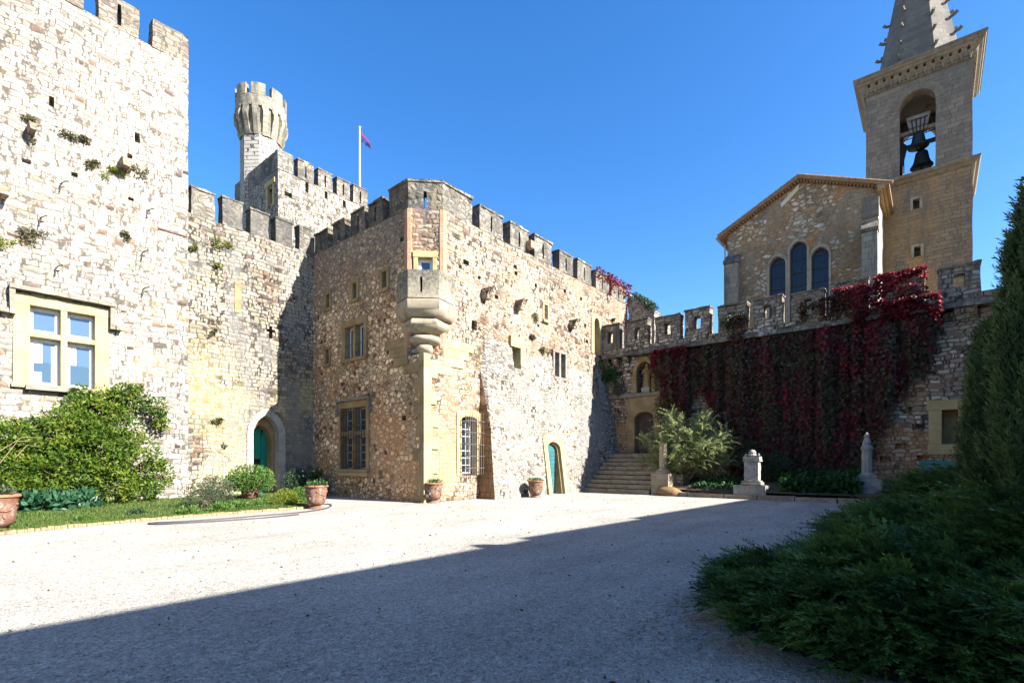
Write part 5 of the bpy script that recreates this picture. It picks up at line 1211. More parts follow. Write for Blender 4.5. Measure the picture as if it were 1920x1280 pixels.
def band(u0, u1, za, zb, n, d, name, label, mat='vine_red', leaf=.13, F=FG, dn=.1):
    a0, a1 = F.x(u0), F.x(u1); T = thing(name, label, 'creeper', tuple(F.pt((a0 + a1) / 2, za, d)), 'crimson creeper tufts')
    a = RNG.uniform(a0, a1, n); t = RNG.random(n); nn = np.array([mnoise.noise(Vector((k * 1.3, q * 3, u0))) for k, q in zip(a, t)]); ok = nn > -.22 + .5 * (t - .3) * 0
    a, t, nn = a[ok], t[ok], nn[ok]
    z = zb + (za - zb) * (1 - t ** 1.5 * (1 + nn)); dd = d * (.3 + RNG.random(len(a))) * (1.1 - .6 * t)
    P = np.stack([F.O[0] + F.e[0] * a + F.n[0] * dd, F.O[1] + F.e[1] * a + F.n[1] * dd, z], 1)
    D = unit(np.array([F.n[0] * .6, F.n[1] * .6, -.4]) + rnd3(len(a)) * .7); L = leaf * RNG.uniform(.6, 1.3, len(a))
    quads('foliage', leaf_quads(P, D, L, L * .8), M[mat], T); return T
band(1600, 1765, 8.35, 7.5, 2600, .42, 'virginia_creeper', 'bright crimson creeper crest along the sunny wall ledge')
band(1640, 1738, 9.55, 8.2, 1500, .26, 'virginia_creeper', 'crimson creeper smothering the widest merlon of the garden wall')
band(1500, 1600, 9.0, 8.15, 1300, .22, 'virginia_creeper', 'dark red creeper climbing the merlons in front of the church windows', 'vine')
band(1560, 1660, 9.3, 8.3, 1300, .2, 'virginia_creeper', 'red creeper spilling through the gap left of the widest merlon', 'vine_red')
band(1225, 1290, 7.75, 6.2, 1500, .32, 'virginia_creeper', 'red creeper tip beside the statue niche', 'vine_red')
band(1366, 1400, 8.9, 7.9, 420, .3, 'virginia_creeper', 'brown creeper tuft at the battlement above the tamarisk', 'vine')
band(1112, 1146, 13.05, 12.4, 240, .16, 'virginia_creeper', 'russet creeper on the roof edge of the corner building', 'vine_red', .12, FS)
band(1139, 1149, 13.0, 11.3, 240, .2, 'virginia_creeper', 'crimson creeper strand between the last two south merlons', 'vine_red', .12, FS)
band(1147, 1177, 13.05, 12.5, 260, .16, 'virginia_creeper', 'red creeper fringe on the last south merlon', 'vine_red', .12, FS)
band(1169, 1178, 13.0, 10.9, 240, .2, 'virginia_creeper', 'dark red creeper strand at the end of the south battlements', 'vine_red', .12, FS)

# ------------------------------------------------------------------ wisteria hedge against the tower
def fp(F, u, v, d): a, z = F.px(u, v, d); p = F.pt(a, z, d); return p
bl = []
for (u, v, d, r) in ((20, 850, 1.6, .9), (60, 830, 1.3, .8), (60, 890, 1.9, .8), (120, 820, 1.3, .95), (150, 780, .8, .7), (130, 890, 1.7, .85), (190, 790, .9, .8), (190, 850, 1.5, .95), (200, 750, .6, .5), (240, 745, .5, .5), (262, 740, .45, .34), (296, 762, .4, .38), (236, 808, .8, .55), (250, 860, 1.3, .85), (290, 890, 1.1, .55), (270, 915, 1.4, .55), (215, 910, 1.9, .6), (160, 740, .4, .38), (302, 792, .35, .25), (0, 825, 1.2, .7), (100, 925, 2.0, .6), (20, 910, 2.2, .7)):
    p = fp(FT, u, v, d); bl.append((p.x, p.y, max(p.z, .3), r * 1.0, r * .8, r * .95))
p = fp(FT, 180, 900, 1)
T = shrub('wisteria_hedge', 'big yellow green wisteria hedge climbing to the mullioned window', 'hedge', (p.x, p.y, 0), bl, 36000, .135, 'wist', -.05, .95, .6, -.22, 10, nscale=2.3, asp=.40)
b = MB()
for (u0, v0, u1, v1, sg) in ((0, 868, 62, 826, .3), (0, 845, 80, 820, .2), (25, 862, 75, 838, .25)):
    q0 = fp(FT, u0, v0, 2.3); q1 = fp(FT, u1, v1, 2.2); b = MB(); b.tube([q0, (q0 + q1) / 2 + Vector((0, -.1, sg)), q1], .009, 5, .004); build('twig', b, M['dry_twig'], T)
p = ground(95, 972)
bl = [(p.x + dx, p.y + dy + .55, .28, .55, .45, .36) for dx, dy in ((-.9, .1), (-.45, .35), (0, .4), (.4, .55), (.8, .65), (-.2, .0), (-1.3, .1))]
shrub('acanthus_clump', 'deep green acanthus clump at the foot of the wisteria hedge', 'plant', (p.x, p.y + .4, 0), bl, 2600, .24, 'acanth', .25, .7, .6, -.4, asp=.55)

# ------------------------------------------------------------------ lawn with brick edging
ed = [ground(u, v) for u, v in ((-60, 1010), (35, 998), (110, 991), (180, 984), (270, 976), (360, 969), (450, 962), (520, 957), (566, 953.5), (583, 949), (588, 942))]
ed = [Vector((-4.5, 15.7, 0)), Vector((-1.5, 15.78, 0))] + ed
b = MB(); vs = []; fs = []; NB = 14
for i, p in enumerate(ed):
    for j in range(NB + 1):
        t = j / NB; q = Vector((p.x + (.7 - .0) * 0, p.y + (22.68 - p.y) * t, 0)); q.x = p.x + (min(p.x, 9.35) - p.x) * t
        q.z = .035 + .16 * min(1, t * 1.5) + .02 * mnoise.noise(Vector((q.x * 1.5, q.y * 1.5, 0)))
        vs.append(q)
fs = [(i * (NB + 1) + j, (i + 1) * (NB + 1) + j, (i + 1) * (NB + 1) + j + 1, i * (NB + 1) + j + 1) for i in range(len(ed) - 1) for j in range(NB)]
b.add(vs, fs); props(build('lawn', b, M['lawn'], smooth=80), kind='structure', label='lawn strip under the tower')
n = 42000; ii = RNG.integers(0, len(ed) - 1, n); tt = RNG.random(n); jj = RNG.random(n) ** 1.4
EX = np.array([tuple(p) for p in ed]); A_ = EX[ii] + (EX[ii + 1] - EX[ii]) * tt[:, None]
gy = A_[:, 1] + (22.6 - A_[:, 1]) * jj; gz_ = .035 + .16 * np.minimum(1, jj * 1.5)
P = np.stack([A_[:, 0], gy, gz_ - .01], 1); D = unit(np.array([0, 0, 1.0]) + rnd3(n) * .55); D[:, 2] = np.abs(D[:, 2])
props(quads('grass', leaf_quads(P, D, RNG.uniform(.05, .12, n), .016), M['grass']), kind='stuff', label='short lawn grass', cat='grass')
b = MB(); acc = 0
for i in range(len(ed) - 1):
    p, q = ed[i], ed[i + 1]; L = (q - p).length; n_ = max(1, int(round(L / .125))); d = (q - p) / L; s = Vector((d.y, -d.x, 0))
    for k in range(n_):
        a = p + d * (L * k / n_ + .006); c = p + d * (L * (k + 1) / n_ - .006); h = .075 + random.uniform(-.012, .012); o = random.uniform(-.01, .01)
        b.hexa([a + s * (.11 + o), c + s * (.11 + o), c - s * .11, a - s * .11, a + s * (.10 + o) + Vector((0, 0, h)), c + s * (.10 + o) + Vector((0, 0, h)), c - s * .10 + Vector((0, 0, h)), a - s * .10 + Vector((0, 0, h))])
eo = build('brick_edging', b, M['edge'], smooth=0, org=tuple(ed[6])); props(eo, 'row of yellowish bricks edging the lawn', 'edging')

# ------------------------------------------------------------------ terracotta urns and what grows in them
def urn(p, h, label, s=1.0):
    T = thing('terracotta_urn', label, 'urn', tuple(p), 'glazed terracotta garden urns')
    r = h * .42; x, y, z = p
    prof = [(.30, 0), (.31, .03), (.30, .055), (.22, .085), (.19, .12), (.21, .15), (.29, .19), (.345, .26), (.37, .36), (.385, .5), (.40, .65), (.42, .80), (.425, .84), (.435, .86), (.43, .88)]
    b = MB(); b.lathe(p, [(q * h, k * h) for q, k in prof] + [(.36 * h, .88 * h), (.34 * h, .80 * h)], 32); build('pot', b, M['terracotta'], T, smooth=50)
    b = MB(); b.lathe(p, [(.432 * h, .885 * h), (.475 * h, .90 * h), (.485 * h, .925 * h), (.475 * h, .95 * h), (.445 * h, .97 * h), (.36 * h, .97 * h), (.35 * h, .885 * h)], 32); build('rim', b, M['terracotta_rim'], T, smooth=50)
    b = MB()   # swags and medallions in relief
    for k in range(4):
        a0 = k * math.pi / 2 + .35; pts = []
        for i in range(9):
            t = i / 8; a = a0 + (t - .5) * math.pi / 2; zz_ = h * (.72 - .17 * math.sin(t * math.pi)); rr = h * .397; pts.append((x + rr * math.cos(a), y + rr * math.sin(a), z + zz_))
        b.tube(pts, h * .02, 6)
        a = a0 + math.pi / 4; c = Vector((x + h * .405 * math.cos(a), y + h * .405 * math.sin(a), z + h * .72)); b.lathe(c, [(.001, -h * .05), (h * .04, -h * .025), (h * .05, 0), (h * .04, h * .025), (.001, h * .05)], 10)
        c = Vector((x + h * .385 * math.cos(a0), y + h * .385 * math.sin(a0), z + h * .44)); b.lathe(c, [(.001, -h * .08), (h * .03, -h * .05), (h * .045, 0), (h * .03, h * .05), (.001, h * .08)], 10)
    build('relief', b, M['terracotta'], T, smooth=60)
    b = MB(); b.lathe((x, y, z + h * .86), [(.001, 0), (.355 * h, .0), (.355 * h, .04), (.001, .05)], 24); build('soil', b, M['soil'], T)
    return T
def potplant(p, h, r, hh, n, leaf, mat, label, droop=0.0, flowers=0):
    z = p[2] + h * .95; bl = [(p[0], p[1], z + hh * .35, r, r, hh)] + [(p[0] + r * .6 * math.cos(k * 1.3), p[1] + r * .6 * math.sin(k * 1.3), z + hh * .2 - droop * .3, r * .55, r * .55, hh * .7) for k in range(5)]
    T = shrub('potted_plant', label, 'plant', (p[0], p[1], z - .05), bl, n, leaf, mat, .4, .8, .7, -.5, group='plants in urns', gz=z - .02 - droop)
    if flowers: blossoms(T, bl, flowers)
    return T
def blossoms(T, bl, n, size=.042):
    P, Nn = blob_points(bl, n, .08, 1.6, -.5, .1); V = []
    for k in range(5):
        a = k * 2 * math.pi / 5; S = unit(np.cross(Nn, rnd3(len(P)) * .01 + np.array([[.2, .1, 1]]))); U = np.cross(Nn, S); D = unit(S * math.cos(a) + U * math.sin(a) + Nn * .35)
        V.append(leaf_quads(P + Nn * .05, D, size, size * .8, roll=Nn))
    quads('flower', np.concatenate(V), M['petal'], T)
u1 = ground(-9, 999); urn(u1, .90, 'large weathered terracotta urn cut off by the left picture edge')
potplant(u1, .90, .34, .16, 420, .10, 'olive', 'grey green herb tuft in the urn at the left edge')
u2 = ground(593, 953); urn(u2, .83, 'terracotta urn with medallion at the end of the brick edging')
potplant(u2, .83, .33, .15, 420, .09, 'ivy', 'small sprouting plants in the urn by the lawn end')
u3 = ground(813, 942); urn(u3, .82, 'terracotta urn standing at the sunlit corner of the building')
potplant(u3, .82, .32, .13, 520, .07, 'ivy', 'clipped green cushion in the urn at the building corner')
u4 = ground(996, 931.5); u4 = Vector((u4.x, min(u4.y, 13.9), 0)); urn(u4, .80, 'terracotta urn beside the teal door')
potplant(u4, .80, .34, .10, 520, .06, 'ivy', 'flat dark cushion plant in the urn beside the teal door')
u5 = ground(470, 944); u5 = Vector((u5.x, u5.y, .06)); urn(u5, .84, 'terracotta urn under a bushy white flowering plant by the green door')
potplant(u5, .84, .80, .48, 6800, .08, 'bush', 'rounded bright green bush with white flowers spilling from its urn', .45, 30)

# ------------------------------------------------------------------ shrubs round the lawn end
def at(u, v): return ground(u, v)
p = at(388, 958); shrub('grey_shrub', 'loose grey green shrub on the lawn left of the flowering urn', 'shrub', tuple(p), [(p.x - .25, p.y, .45, .50, .42, .48), (p.x + .25, p.y + .3, .66, .46, .45, .48), (p.x + .55, p.y + .7, .68, .45, .45, .45), (p.x + .85, p.y + 1.0, .55, .4, .4, .42)], 6500, .055, 'olive', .2, .9, .7, -.22, 8)
p = Vector((10.6 + 1.35, 22.75, 0)); T = shrub('oleander_shrub', 'dark green shrub with a few white flowers right of the door', 'shrub', (p.x, p.y - .3, 0), [(p.x - .45, p.y - .4, .75, .62, .5, .6), (p.x + .2, p.y - .35, .85, .7, .5, .58), (p.x + .62, p.y - .4, .6, .45, .42, .5), (p.x, p.y - .6, .45, .7, .45, .4)], 7000, .075, 'darkbush', .25, .8, .6, -.35, 6)
blossoms(T, [(p.x, p.y - .4, .8, .85, .5, .62)], 24)
p = at(537, 950); bl = [(p.x, p.y, .32, .38, .36, .33), (p.x - .2, p.y + .1, .25, .3, .3, .26), (p.x + .2, p.y + .1, .24, .28, .28, .26)]
shrub('lime_shrub', 'small yellow green box cushion at the lawn end', 'shrub', (p.x, p.y, 0), bl, 5200, .042, 'lime', .4, .7, .5, -.5)
p = at(570, 947); shrub('box_shrub', 'small darker green cushion squeezed beside the urn with the medallion', 'shrub', (p.x, p.y, 0), [(p.x, p.y, .28, .3, .28, .3), (p.x - .05, p.y + .25, .4, .3, .28, .26)], 2600, .045, 'bush', .3, .8, .6, -.4)
for i, (u, v, s, lab) in enumerate(((355, 968, .22, 'low weedy plant at the brick edging below the grey shrub'), (260, 970, .15, 'tiny tuft standing alone in the middle of the lawn edge'), (160, 982, .13, 'tiny tuft at the brick edging by the acanthus'), (418, 962, .24, 'spiky low plant at the edging left of the flowering urn'), (452, 958, .22, 'spiky low plant at the edging below the flowering urn'), (490, 953, .22, 'low sprawling plant at the edging left of the lime cushion'))):
    p = at(u, v); shrub('lawn_plant', lab, 'plant', (p.x, p.y + .12, .03), [(p.x, p.y + .15, s * .6, s * 1.5, s, s * .75)], 420, .08, 'bush' if i != 1 else 'darkbush', .7, .7, .8, -.5, group='low plants along the lawn edging')

# garden spotlight, hose, corner lamp
p = at(300, 944); T = thing('garden_spotlight', 'white ground spotlight on a square plate in the lawn', 'spotlight', (p.x, p.y, .1))
b = MB(); b.wbox(p.x - .22, p.x + .22, p.y - .14, p.y + .14, .08, .14); build('base', b, M['white_metal'], T, bevel=.015)
b = MB(); b.hexa([(p.x - .12, p.y - .02, .145), (p.x + .16, p.y - .02, .145), (p.x + .16, p.y + .12, .145), (p.x - .12, p.y + .12, .145), (p.x - .04, p.y + .03, .38), (p.x + .17, p.y + .03, .38), (p.x + .17, p.y + .14, .36), (p.x - .04, p.y + .14, .36)]); hd = build('head', b, M['white_metal'], T, bevel=.02)
b = MB(); b.hexa([(p.x - .07, p.y - .014, .18), (p.x + .13, p.y - .014, .18), (p.x + .13, p.y + .0, .18), (p.x - .07, p.y + .0, .18), (p.x - .01, p.y + .012, .33), (p.x + .14, p.y + .012, .33), (p.x + .14, p.y + .03, .33), (p.x - .01, p.y + .03, .33)]); build('lens', b, M['glass'], hd, smooth=0)
hp = [at(u, v) + Vector((0, 0, .016)) for u, v in ((560, 965), (500, 971), (430, 976), (350, 981), (300, 983.5), (281, 983), (284, 981), (330, 979), (420, 973), (500, 966.5), (560, 961.5), (600, 956), (618, 950.5), (621, 947), (612, 945.5), (602, 946))]
def smoothpath(pts, k=5):
    out = []
    for i in range(len(pts) - 1):
        p0, p1, p2, p3 = pts[max(i - 1, 0)], pts[i], pts[i + 1], pts[min(i + 2, len(pts) - 1)]
        for j in range(k):
            t = j / k; out.append(.5 * ((2 * p1) + (p2 - p0) * t + (2 * p0 - 5 * p1 + 4 * p2 - p3) * t * t + (3 * p1 - p0 - 3 * p2 + p3) * t ** 3))
    return out + [pts[-1]]
b = MB(); b.tube(smoothpath(hp), .024, 8); ho = build('garden_hose', b, M['hose'], smooth=60, org=tuple(hp[4])); props(ho, 'dark garden hose looped on the gravel beside the brick edging', 'hose')
T = thing('wall_lamp', 'small black round lamp at the foot of the building corner', 'lamp', (CX - .1, CY - .15, .3))
b = MB(); b.lathe((CX - .02, CY - .16, .28), [(.02, -.06), (.09, -.05), (.1, .0), (.09, .06), (.03, .09)], 14); build('body', b, M['iron_dark'], T); b = MB(); b.tube([(CX - .02, CY - .02, .3), (CX - .02, CY - .16, .3)], .02, 6); build('bracket', b, M['iron_dark'], T)

# ------------------------------------------------------------------ stone pieces along the bed
def block(T, name, x0, x1, y0, y1, z0, z1, mat, rough=(.2, .03, 2.5)):
    b = MB(); b.wbox(x0, x1, y0, y1, z0, z1); return build(name, b, M[mat], T, rough=rough, smooth=40)
# column stump on a block beside the stairs
q = at(1243, 928); cx, cy = q.x + .38, q.y + .15
T = thing('column_pedestal', 'slim stone column on a square block beside the steps', 'pedestal', (cx, cy, 0))
block(T, 'block', cx - .45, cx + .45, cy - .45, cy + .45, -.05, 1.05, 'step')
b = MB(); b.lathe((cx, cy, 1.05), [(.40, 0), (.40, .08), (.33, .12), (.31, .18), (.22, .22), (.20, .3), (.185, 1.35), (.20, 1.37), (.22, 1.43), (.19, 1.47)], 20); build('column', b, M['step'], T, smooth=40)
T = thing('boulder', 'rusty orange boulder at the foot of the column block', 'boulder', (q.x - .1, q.y - .5, 0))
def rockmesh(c, r, seed, mat, T):
    b = MB(); R = []; n = 16
    for i in range(9):
        ph = -math.pi / 2 + math.pi * (i + .05) / 8.1
        R.append([Vector((c[0] + r[0] * math.cos(ph) * math.cos(a) * (1 + .22 * mnoise.noise(Vector((math.cos(a) * 1.3 + seed, math.sin(a) * 1.3, ph)))), c[1] + r[1] * math.cos(ph) * math.sin(a) * (1 + .22 * mnoise.noise(Vector((math.cos(a) * 1.3, math.sin(a) * 1.3 + seed, ph)))), max(c[2] + r[2] * math.sin(ph), -.03))) for a in [2 * math.pi * k / n for k in range(n)]])
    b.loft(R); build('rock', b, M[mat], T, smooth=50)
rockmesh((q.x - .15, q.y - .35, .16), (.42, .62, .28), 1.0, 'boulder', T)
# carved altar on a rough block
q = at(1414, 936); cx, cy = q.x + .5, q.y + .2
T = thing('carved_altar', 'small carved antique altar on a rough stone block at the gravel edge', 'altar', (cx, cy, 0))
block(T, 'block', cx - .5, cx + .45, cy - .66, cy + .66, -.05, .62, 'block', (.2, .07, 2)); 
b = MB(); Fq = west(cx - .02)
def slab(z0, z1, hw, hd): b.wbox(cx - hd, cx + hd, cy - hw, cy + hw, z0, z1)
slab(.621, .73, .42, .3); slab(.731, .80, .37, .27); slab(.801, 1.62, .30, .22); slab(1.621, 1.70, .36, .26); slab(1.701, 1.86, .34, .24)
build('shaft', b, M['carved'], T, rough=(.12, .035, 5), smooth=40)
b = MB(); b.box(west(cx - .22), -cy - .2, -cy + .2, .95, 1.5, -.01, .022); build('inscription_panel', b, M['carved'], T, rough=(.1, .012, 6))
b = MB(); b.lathe((cx, cy, 1.86), [(.2, 0), (.22, .05), (.15, .12), (.17, .18), (.1, .28), (.001, .3)], 12)
for s in (-1, 1): b.lathe((cx, cy + s * .26, 1.86), [(.07, 0), (.08, .06), (.04, .13), (.001, .14)], 10)
build('finial', b, M['carved'], T, rough=(.08, .03, 6))
# Gothic finial shaft on a block
q = at(1629, 942); cx, cy = q.x + .4, q.y + .1
T = thing('gothic_pinnacle', 'slender carved stone pinnacle on a square block among the junipers', 'pinnacle', (cx, cy, 0))
block(T, 'block', cx - .45, cx + .45, cy - .52, cy + .52, -.05, .98, 'block')
b = MB(); b.wbox(cx - .36, cx + .36, cy - .36, cy + .36, .981, 1.06); b.loft([[Vector((cx + r * math.cos(a + .39), cy + r * math.sin(a + .39), z)) for a in [k * math.pi / 4 for k in range(8)]] for r, z in ((.34, 1.061), (.25, 1.16), (.21, 1.2), (.19, 2.05), (.24, 2.1), (.24, 2.2), (.19, 2.24), (.15, 2.32), (.17, 2.36), (.10, 2.6), (.12, 2.65), (.05, 2.78), (.005, 2.82))]); build('shaft', b, M['carved'], T, rough=(.15, .03, 5), smooth=30)
T = thing('boulder', 'purplish boulder leaning on the pinnacle block', 'boulder', (cx - .6, cy - .1, 0)); rockmesh((cx - .62, cy - .12, .25), (.24, .45, .38), 4.0, 'boulder_red', T)
# statue in the niche
aN = (nr[0] + nr[1]) / 2; c = FGw.pt(aN, nr[2], -.36)
T = thing('niche_statue', 'robed stone figure standing in the arched wall niche', 'statue', tuple(c))
b = MB(); b.wbox(c.x - .22, c.x + .22, c.y - .26, c.y + .26, c.z, c.z + .30); build('plinth', b, M['pale'], T, bevel=.02)
zB = c.z + .3; b = MB(); R = []
for (rx, ry, z, ox) in ((.20, .25, 0, 0), (.19, .24, .1, 0), (.17, .20, .4, .01), (.15, .18, .65, 0), (.16, .20, .8, -.01), (.17, .24, .95, 0), (.14, .25, 1.08, 0), (.09, .14, 1.15, 0), (.06, .065, 1.19, 0), (.075, .075, 1.24, -.01), (.095, .085, 1.31, -.01), (.09, .08, 1.38, 0), (.05, .05, 1.44, 0)):
    R.append([Vector((c.x + ox + rx * math.cos(a) * (1 + (.10 * math.sin(a * 7 + z * 3) if z < .8 else 0)), c.y + ry * math.sin(a) * (1 + (.10 * math.sin(a * 7 + z * 3) if z < .8 else 0)), zB + z)) for a in [2 * math.pi * k / 28 for k in range(28)]])
b.loft(R)
for s in (-1, 1): b.tube([(c.x - .02, c.y + s * .22, zB + 1.05), (c.x - .10, c.y + s * .26, zB + .82), (c.x - .19, c.y + s * .06, zB + .88)], .062, 8, .045)
b.tube([(c.x - .17, c.y - .02, zB + .78), (c.x - .18, c.y + .03, zB + 1.02)], .06, 8, .05)
build('figure', b, M['ochre_dark'], T, smooth=60)
# teal bench against the wall
q = FGw.pt(FGw.x(1768), 0, .7); T = thing('garden_bench', 'teal painted bench showing above the junipers by the wall', 'bench', (q.x, q.y, bedz(q.x, q.y)))
zb_ = bedz(q.x, q.y)
b = MB(); b.wbox(q.x - .25, q.x + .2, q.y - .75, q.y + .75, zb_ + .42, zb_ + .47); build('seat', b, M['bench'], T, bevel=.01)
b = MB(); b.wbox(q.x + .2, q.x + .24, q.y - .75, q.y + .75, zb_ + .55, zb_ + .66); b.wbox(q.x + .2, q.x + .24, q.y - .75, q.y + .75, zb_ + .70, zb_ + .80); build('backrest', b, M['bench'], T, bevel=.008)
for sx_ in (-.2, .18):
    for sy_ in (-.65, .65): b = MB(); b.wbox(q.x + sx_ - .03, q.x + sx_ + .03, q.y + sy_ - .03, q.y + sy_ + .03, zb_ - .05, zb_ + (.419 if sx_ < 0 else .8)); build('leg', b, M['bench'], T)

# ------------------------------------------------------------------ tamarisk
q = FGw.pt(FGw.x(1312), 0, 2.1); tx, ty = q.x, q.y; zb_ = bedz(tx, ty)
T = thing('tamarisk_tree', 'feathery pale green tamarisk between the steps and the altar', 'tamarisk', (tx, ty, zb_))
b = MB(); P = []; D = []; L = []
for i in range(64):
    a = RNG.uniform(0, 2 * math.pi); rr = RNG.uniform(.3, 1); h = RNG.uniform(1.5, 3.7) * (1.12 - .5 * rr)
    e = Vector((tx + 1.5 * rr * math.cos(a) * .75, ty + 2.25 * rr * math.sin(a), zb_ + h)); s = Vector((tx + RNG.uniform(-.2, .2), ty + RNG.uniform(-.2, .2), zb_)); m_ = (s + e) / 2 + Vector((0, 0, .35))
    b.tube([s, m_, e], .035, 5, .008)
    for k in range(52):
        t = RNG.uniform(.28, 1.05); p = s * (1 - t) ** 2 + m_ * 2 * t * (1 - t) + e * t * t; P.append(tuple(p + Vector(tuple(RNG.normal(size=3) * .12)))); dd = (e - s).normalized() * .55 + Vector(tuple(rnd3(1)[0])) * .6 + Vector((0, 0, .25)); D.append(tuple(dd.normalized())); L.append(RNG.uniform(.35, .75))
build('branch', b, M['bark'], T); quads('foliage', sprays(np.array(P), np.array(D), np.array(L), TT), M['tam'], T)

# ------------------------------------------------------------------ low planting in the bed
def ivybed(u0, u1, v, depth, n, label, h=.3, leaf=.16):
    a = ground(u0, v); c = ground(u1, v); x0 = 23.75; n_ = n
    y0, y1 = c.y, a.y; x = RNG.uniform(x0, x0 + depth, n_); y = RNG.uniform(min(y0, y1), max(y0, y1), n_); z = np.array([bedz(i, j) for i, j in zip(x, y)]) + h * RNG.random(n_) * (1 + .8 * nval(np.stack([x, y, x * 0], 1), 1.2))
    T = thing('ground_plant', label, 'plant', (x0 + depth / 2, (y0 + y1) / 2, .4), 'leafy ground plants in the bed')
    D = unit(np.array([-.5, 0, .35]) + rnd3(n_) * .75); L = leaf * RNG.uniform(.6, 1.3, n_); quads('foliage', leaf_quads(np.stack([x, y, z], 1), D, L, L * .8), M['ivy'], T)
ivybed(1290, 1392, 930, 1.6, 1500, 'dark ivy patch behind the kerb under the tamarisk', .25, .13)
ivybed(1440, 1612, 942, 2.0, 3600, 'broad leafy green plants behind the kerb right of the altar', .5, .2)
q = FGw.pt(FGw.x(1450), 0, 1.6); bl = [(q.x, q.y, 1.5, .6, .9, .8), (q.x - .1, q.y + .5, 1.9, .5, .6, .6), (q.x, q.y - .6, 1.2, .5, .7, .6)]
shrub('dark_shrub', 'dark bluish shrub behind the carved altar', 'shrub', (q.x, q.y, .7), bl, 5000, .09, 'darkbush', .3, .9, .6, -.2, 6)
# ferns hanging by the statue niche
for (u, v, sx_, sz_, mat, n, lab) in ((1125, 690, .55, .5, 'fern', 900, 'yellow green fern hanging under the corner of the wall ledge'), (1143, 703, .85, .3, 'ivy', 900, 'dark green hanging plant left of the statue niche'), (1157, 728, .28, .4, 'weed', 300, 'dry hanging tuft below the plant left of the niche'), (1238, 715, .45, .55, 'weed', 500, 'sparse ivy stems right of the statue niche'), (1245, 765, .5, .8, 'weed', 700, 'thin brownish climber right of the oak door'), (1115, 790, .45, .9, 'darkbush', 600, 'dark moss and ivy on the shaded corner rubble'), (1375, 600, .7, .4, 'darkbush', 500, 'dark weed patch sprouting on the wall ledge')):
    F = FGw; d = .3 if u != 1375 else .5; a, z = F.px(u, v, d); p = F.pt(a, z, d)
    shrub('wall_plant', lab, 'plant', tuple(p), [(p.x, p.y, p.z, .3, sx_, sz_)], n, .13, mat, -.35, .8, .8, -.3, group='plants rooted in the walls', gz=.1)
# weeds rooted in the walls
for (F, u, v, s, mat, lab) in ((FT, 55, 222, .16, 'weed', 'small dry weed high on the tower left of the other tufts'), (FT, 120, 248, .26, 'weed', 'grey weed cushion in the tower wall below the arrow slit'), (FT, 45, 253, .2, 'weed', 'weed beside the leftmost stone corbel of the tower'), (FT, 180, 304, .22, 'weed', 'grey weed left of the projecting tower corbel'), (FT, 155, 257, .15, 'weed', 'thin weed between two cushions on the tower'), (FT, 218, 318, .3, 'fern', 'green weed hugging the projecting tower corbel'), (FT, 265, 314, .32, 'weed', 'long weed tuft right of the projecting tower corbel'), (FT, 305, 320, .13, 'weed', 'tiny weed at the right end of the row on the tower'), (FT, 220, 292, .2, 'weed', 'grey weed above the projecting tower corbel'), (FT, 72, 432, .34, 'weed', 'drooping dry weed above the mullioned window'), (FT, 232, 436, .15, 'weed', 'tiny weed low on the tower near the hook'), (FT, 4, 445, .3, 'lime', 'yellow green creeper tip at the left edge of the tower'),
        (FC, 418, 452, .3, 'fern', 'leafy weed just below the curtain wall battlements'), (FC, 404, 495, .26, 'fern', 'weed lower down the grey streak of the curtain wall'), (FC, 362, 462, .12, 'fern', 'tiny green weed in the seam beside the tower'), (FC, 405, 620, .22, 'weed', 'grey weed halfway down the curtain wall'), (FC, 410, 786, .2, 'weed', 'ivy scrap low on the curtain wall left of the door'), (FC, 422, 832, .15, 'olive', 'lowest ivy scrap left of the door arch'),
        (FS, 1003, 590, .28, 'weed', 'dry weed left of the small barred window'), (FS, 1000, 630, .18, 'weed', 'dry weed below the small barred window'), (FS, 1023, 655, .42, 'weed', 'brown dry bush above the twin window of the south face'), (FG, 1146, 600, .2, 'darkbush', 'weed on top of the first garden wall merlon')):
    a, z = F.px(u, v, .08); p = F.pt(a, z, .08); nx_, ny_ = F.n
    rq = random.Random(int(u * 7 + v)); bl = []
    for q in range(5):
        o_ = rq.uniform(-1, 1) * s * 1.1; k_ = rq.uniform(.3, .75); bl.append((p.x + F.e[0] * o_, p.y + F.e[1] * o_, p.z - abs(o_) * rq.uniform(-.1, .5) - (s * .6 if q == 4 else 0), s * k_ * (1 if nx_ == 0 else .45), s * k_ * (1 if ny_ == 0 else .45), s * k_ * (.5 if q < 4 else .9)))
    shrub('wall_weed', lab, 'weed', tuple(p), bl, int(110 + 700 * s), .085, mat, -.1, 1.0, .95, -.2, group='weeds growing in the walls', gz=.0)
b_ = [(30.1 + .12 * i, 13.55 + .21 * i, 11.3 + .155 * i, .4, .3, .25) for i in range(9)]
shrub('ruin_ivy', 'dark ivy crown along the ruined wall top', 'ivy', (30.5, 14.3, 12), b_, 2200, .12, 'darkbush', .4, .9, .6, -.3, gz=.1)
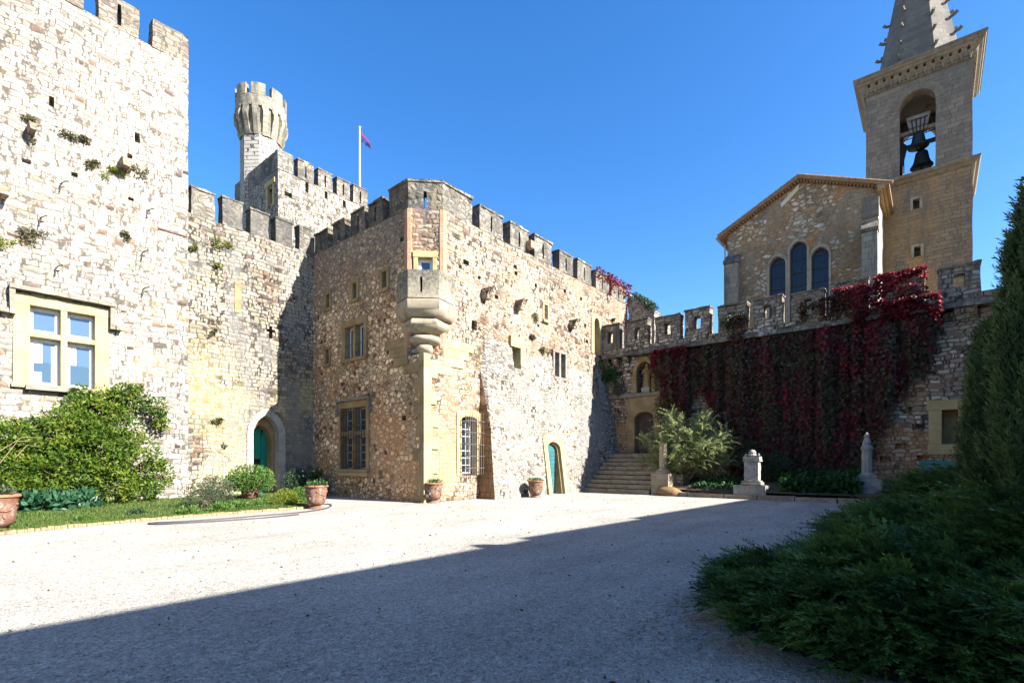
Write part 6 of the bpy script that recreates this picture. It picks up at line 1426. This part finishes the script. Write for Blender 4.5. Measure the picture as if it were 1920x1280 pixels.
# dry leaves and grit scattered on the gravel
n = 700; U = RNG.uniform(0, 24, n); V_ = RNG.uniform(.5, 15.2, n); Pz = np.stack([U, V_, np.full(n, .012)], 1); keep = (U > 0) & ((V_ > 2.4) | (U < 4)); Pz = Pz[keep]; D = unit(rnd3(len(Pz)) * np.array([1, 1, .25]) + np.array([0, 0, .1]))
props(quads('leaf_litter', leaf_quads(Pz, D, RNG.uniform(.025, .07, len(Pz)), .03), M['weed']), kind='stuff', label='dry leaf scraps scattered on the gravel', cat='leaf litter')

# loose pebbles lying on the gravel, the near ones seen singly
n = 26000; dd = 2.6 + 11 * RNG.random(n) ** 1.5; uu = RNG.uniform(-1.1, 1.1, n); px_ = RIGHT[0] * uu * dd + LOOK[0] * dd; py_ = RIGHT[1] * uu * dd + LOOK[1] * dd
ok = (py_ < 15) & (px_ > -2) & ((py_ > 1.2) | (px_ < 3.9)); px_, py_ = px_[ok], py_[ok]; n = len(px_)
sz = RNG.uniform(.004, .010, n) * (1 + 1.2 * (RNG.random(n) > .96)); base = np.array([[1, 0, 0], [-.5, .87, 0], [-.5, -.87, 0], [0, 0, .8]])
faces = [(0, 1, 3), (1, 2, 3), (2, 0, 3)]; A = RNG.uniform(0, 6.28, n); ca, sa = np.cos(A), np.sin(A); V3 = []
bx = base[:, 0][None] * ca[:, None] - base[:, 1][None] * sa[:, None] * RNG.uniform(.6, 1, (n, 1)); by = base[:, 0][None] * sa[:, None] + base[:, 1][None] * ca[:, None]
VV = np.stack([px_[:, None] + bx * sz[:, None], py_[:, None] + by * sz[:, None], np.tile(base[:, 2][None], (n, 1)) * sz[:, None] * 1.1 + .001], 2)
Q = np.concatenate([VV[:, list(f), :] for f in faces], 1).reshape(-1, 3)
props(quads('gravel_pebbles', Q, M['gravel'], k=3), kind='stuff', label='loose pebbles on the gravel', cat='pebbles')

n = 2600; xx_ = RNG.uniform(4.2, 13, n); yy_ = 1.75 + RNG.normal(size=n) * .38; Pz = np.stack([xx_, yy_, np.full(n, .010)], 1); D = unit(rnd3(n) * np.array([1, 1, .12]) + np.array([0, 0, .04]))
props(quads('needle_litter', leaf_quads(Pz, D, RNG.uniform(.02, .06, n), .014), M['dry_twig']), kind='stuff', label='dry juniper needles on the gravel edge', cat='needle litter')
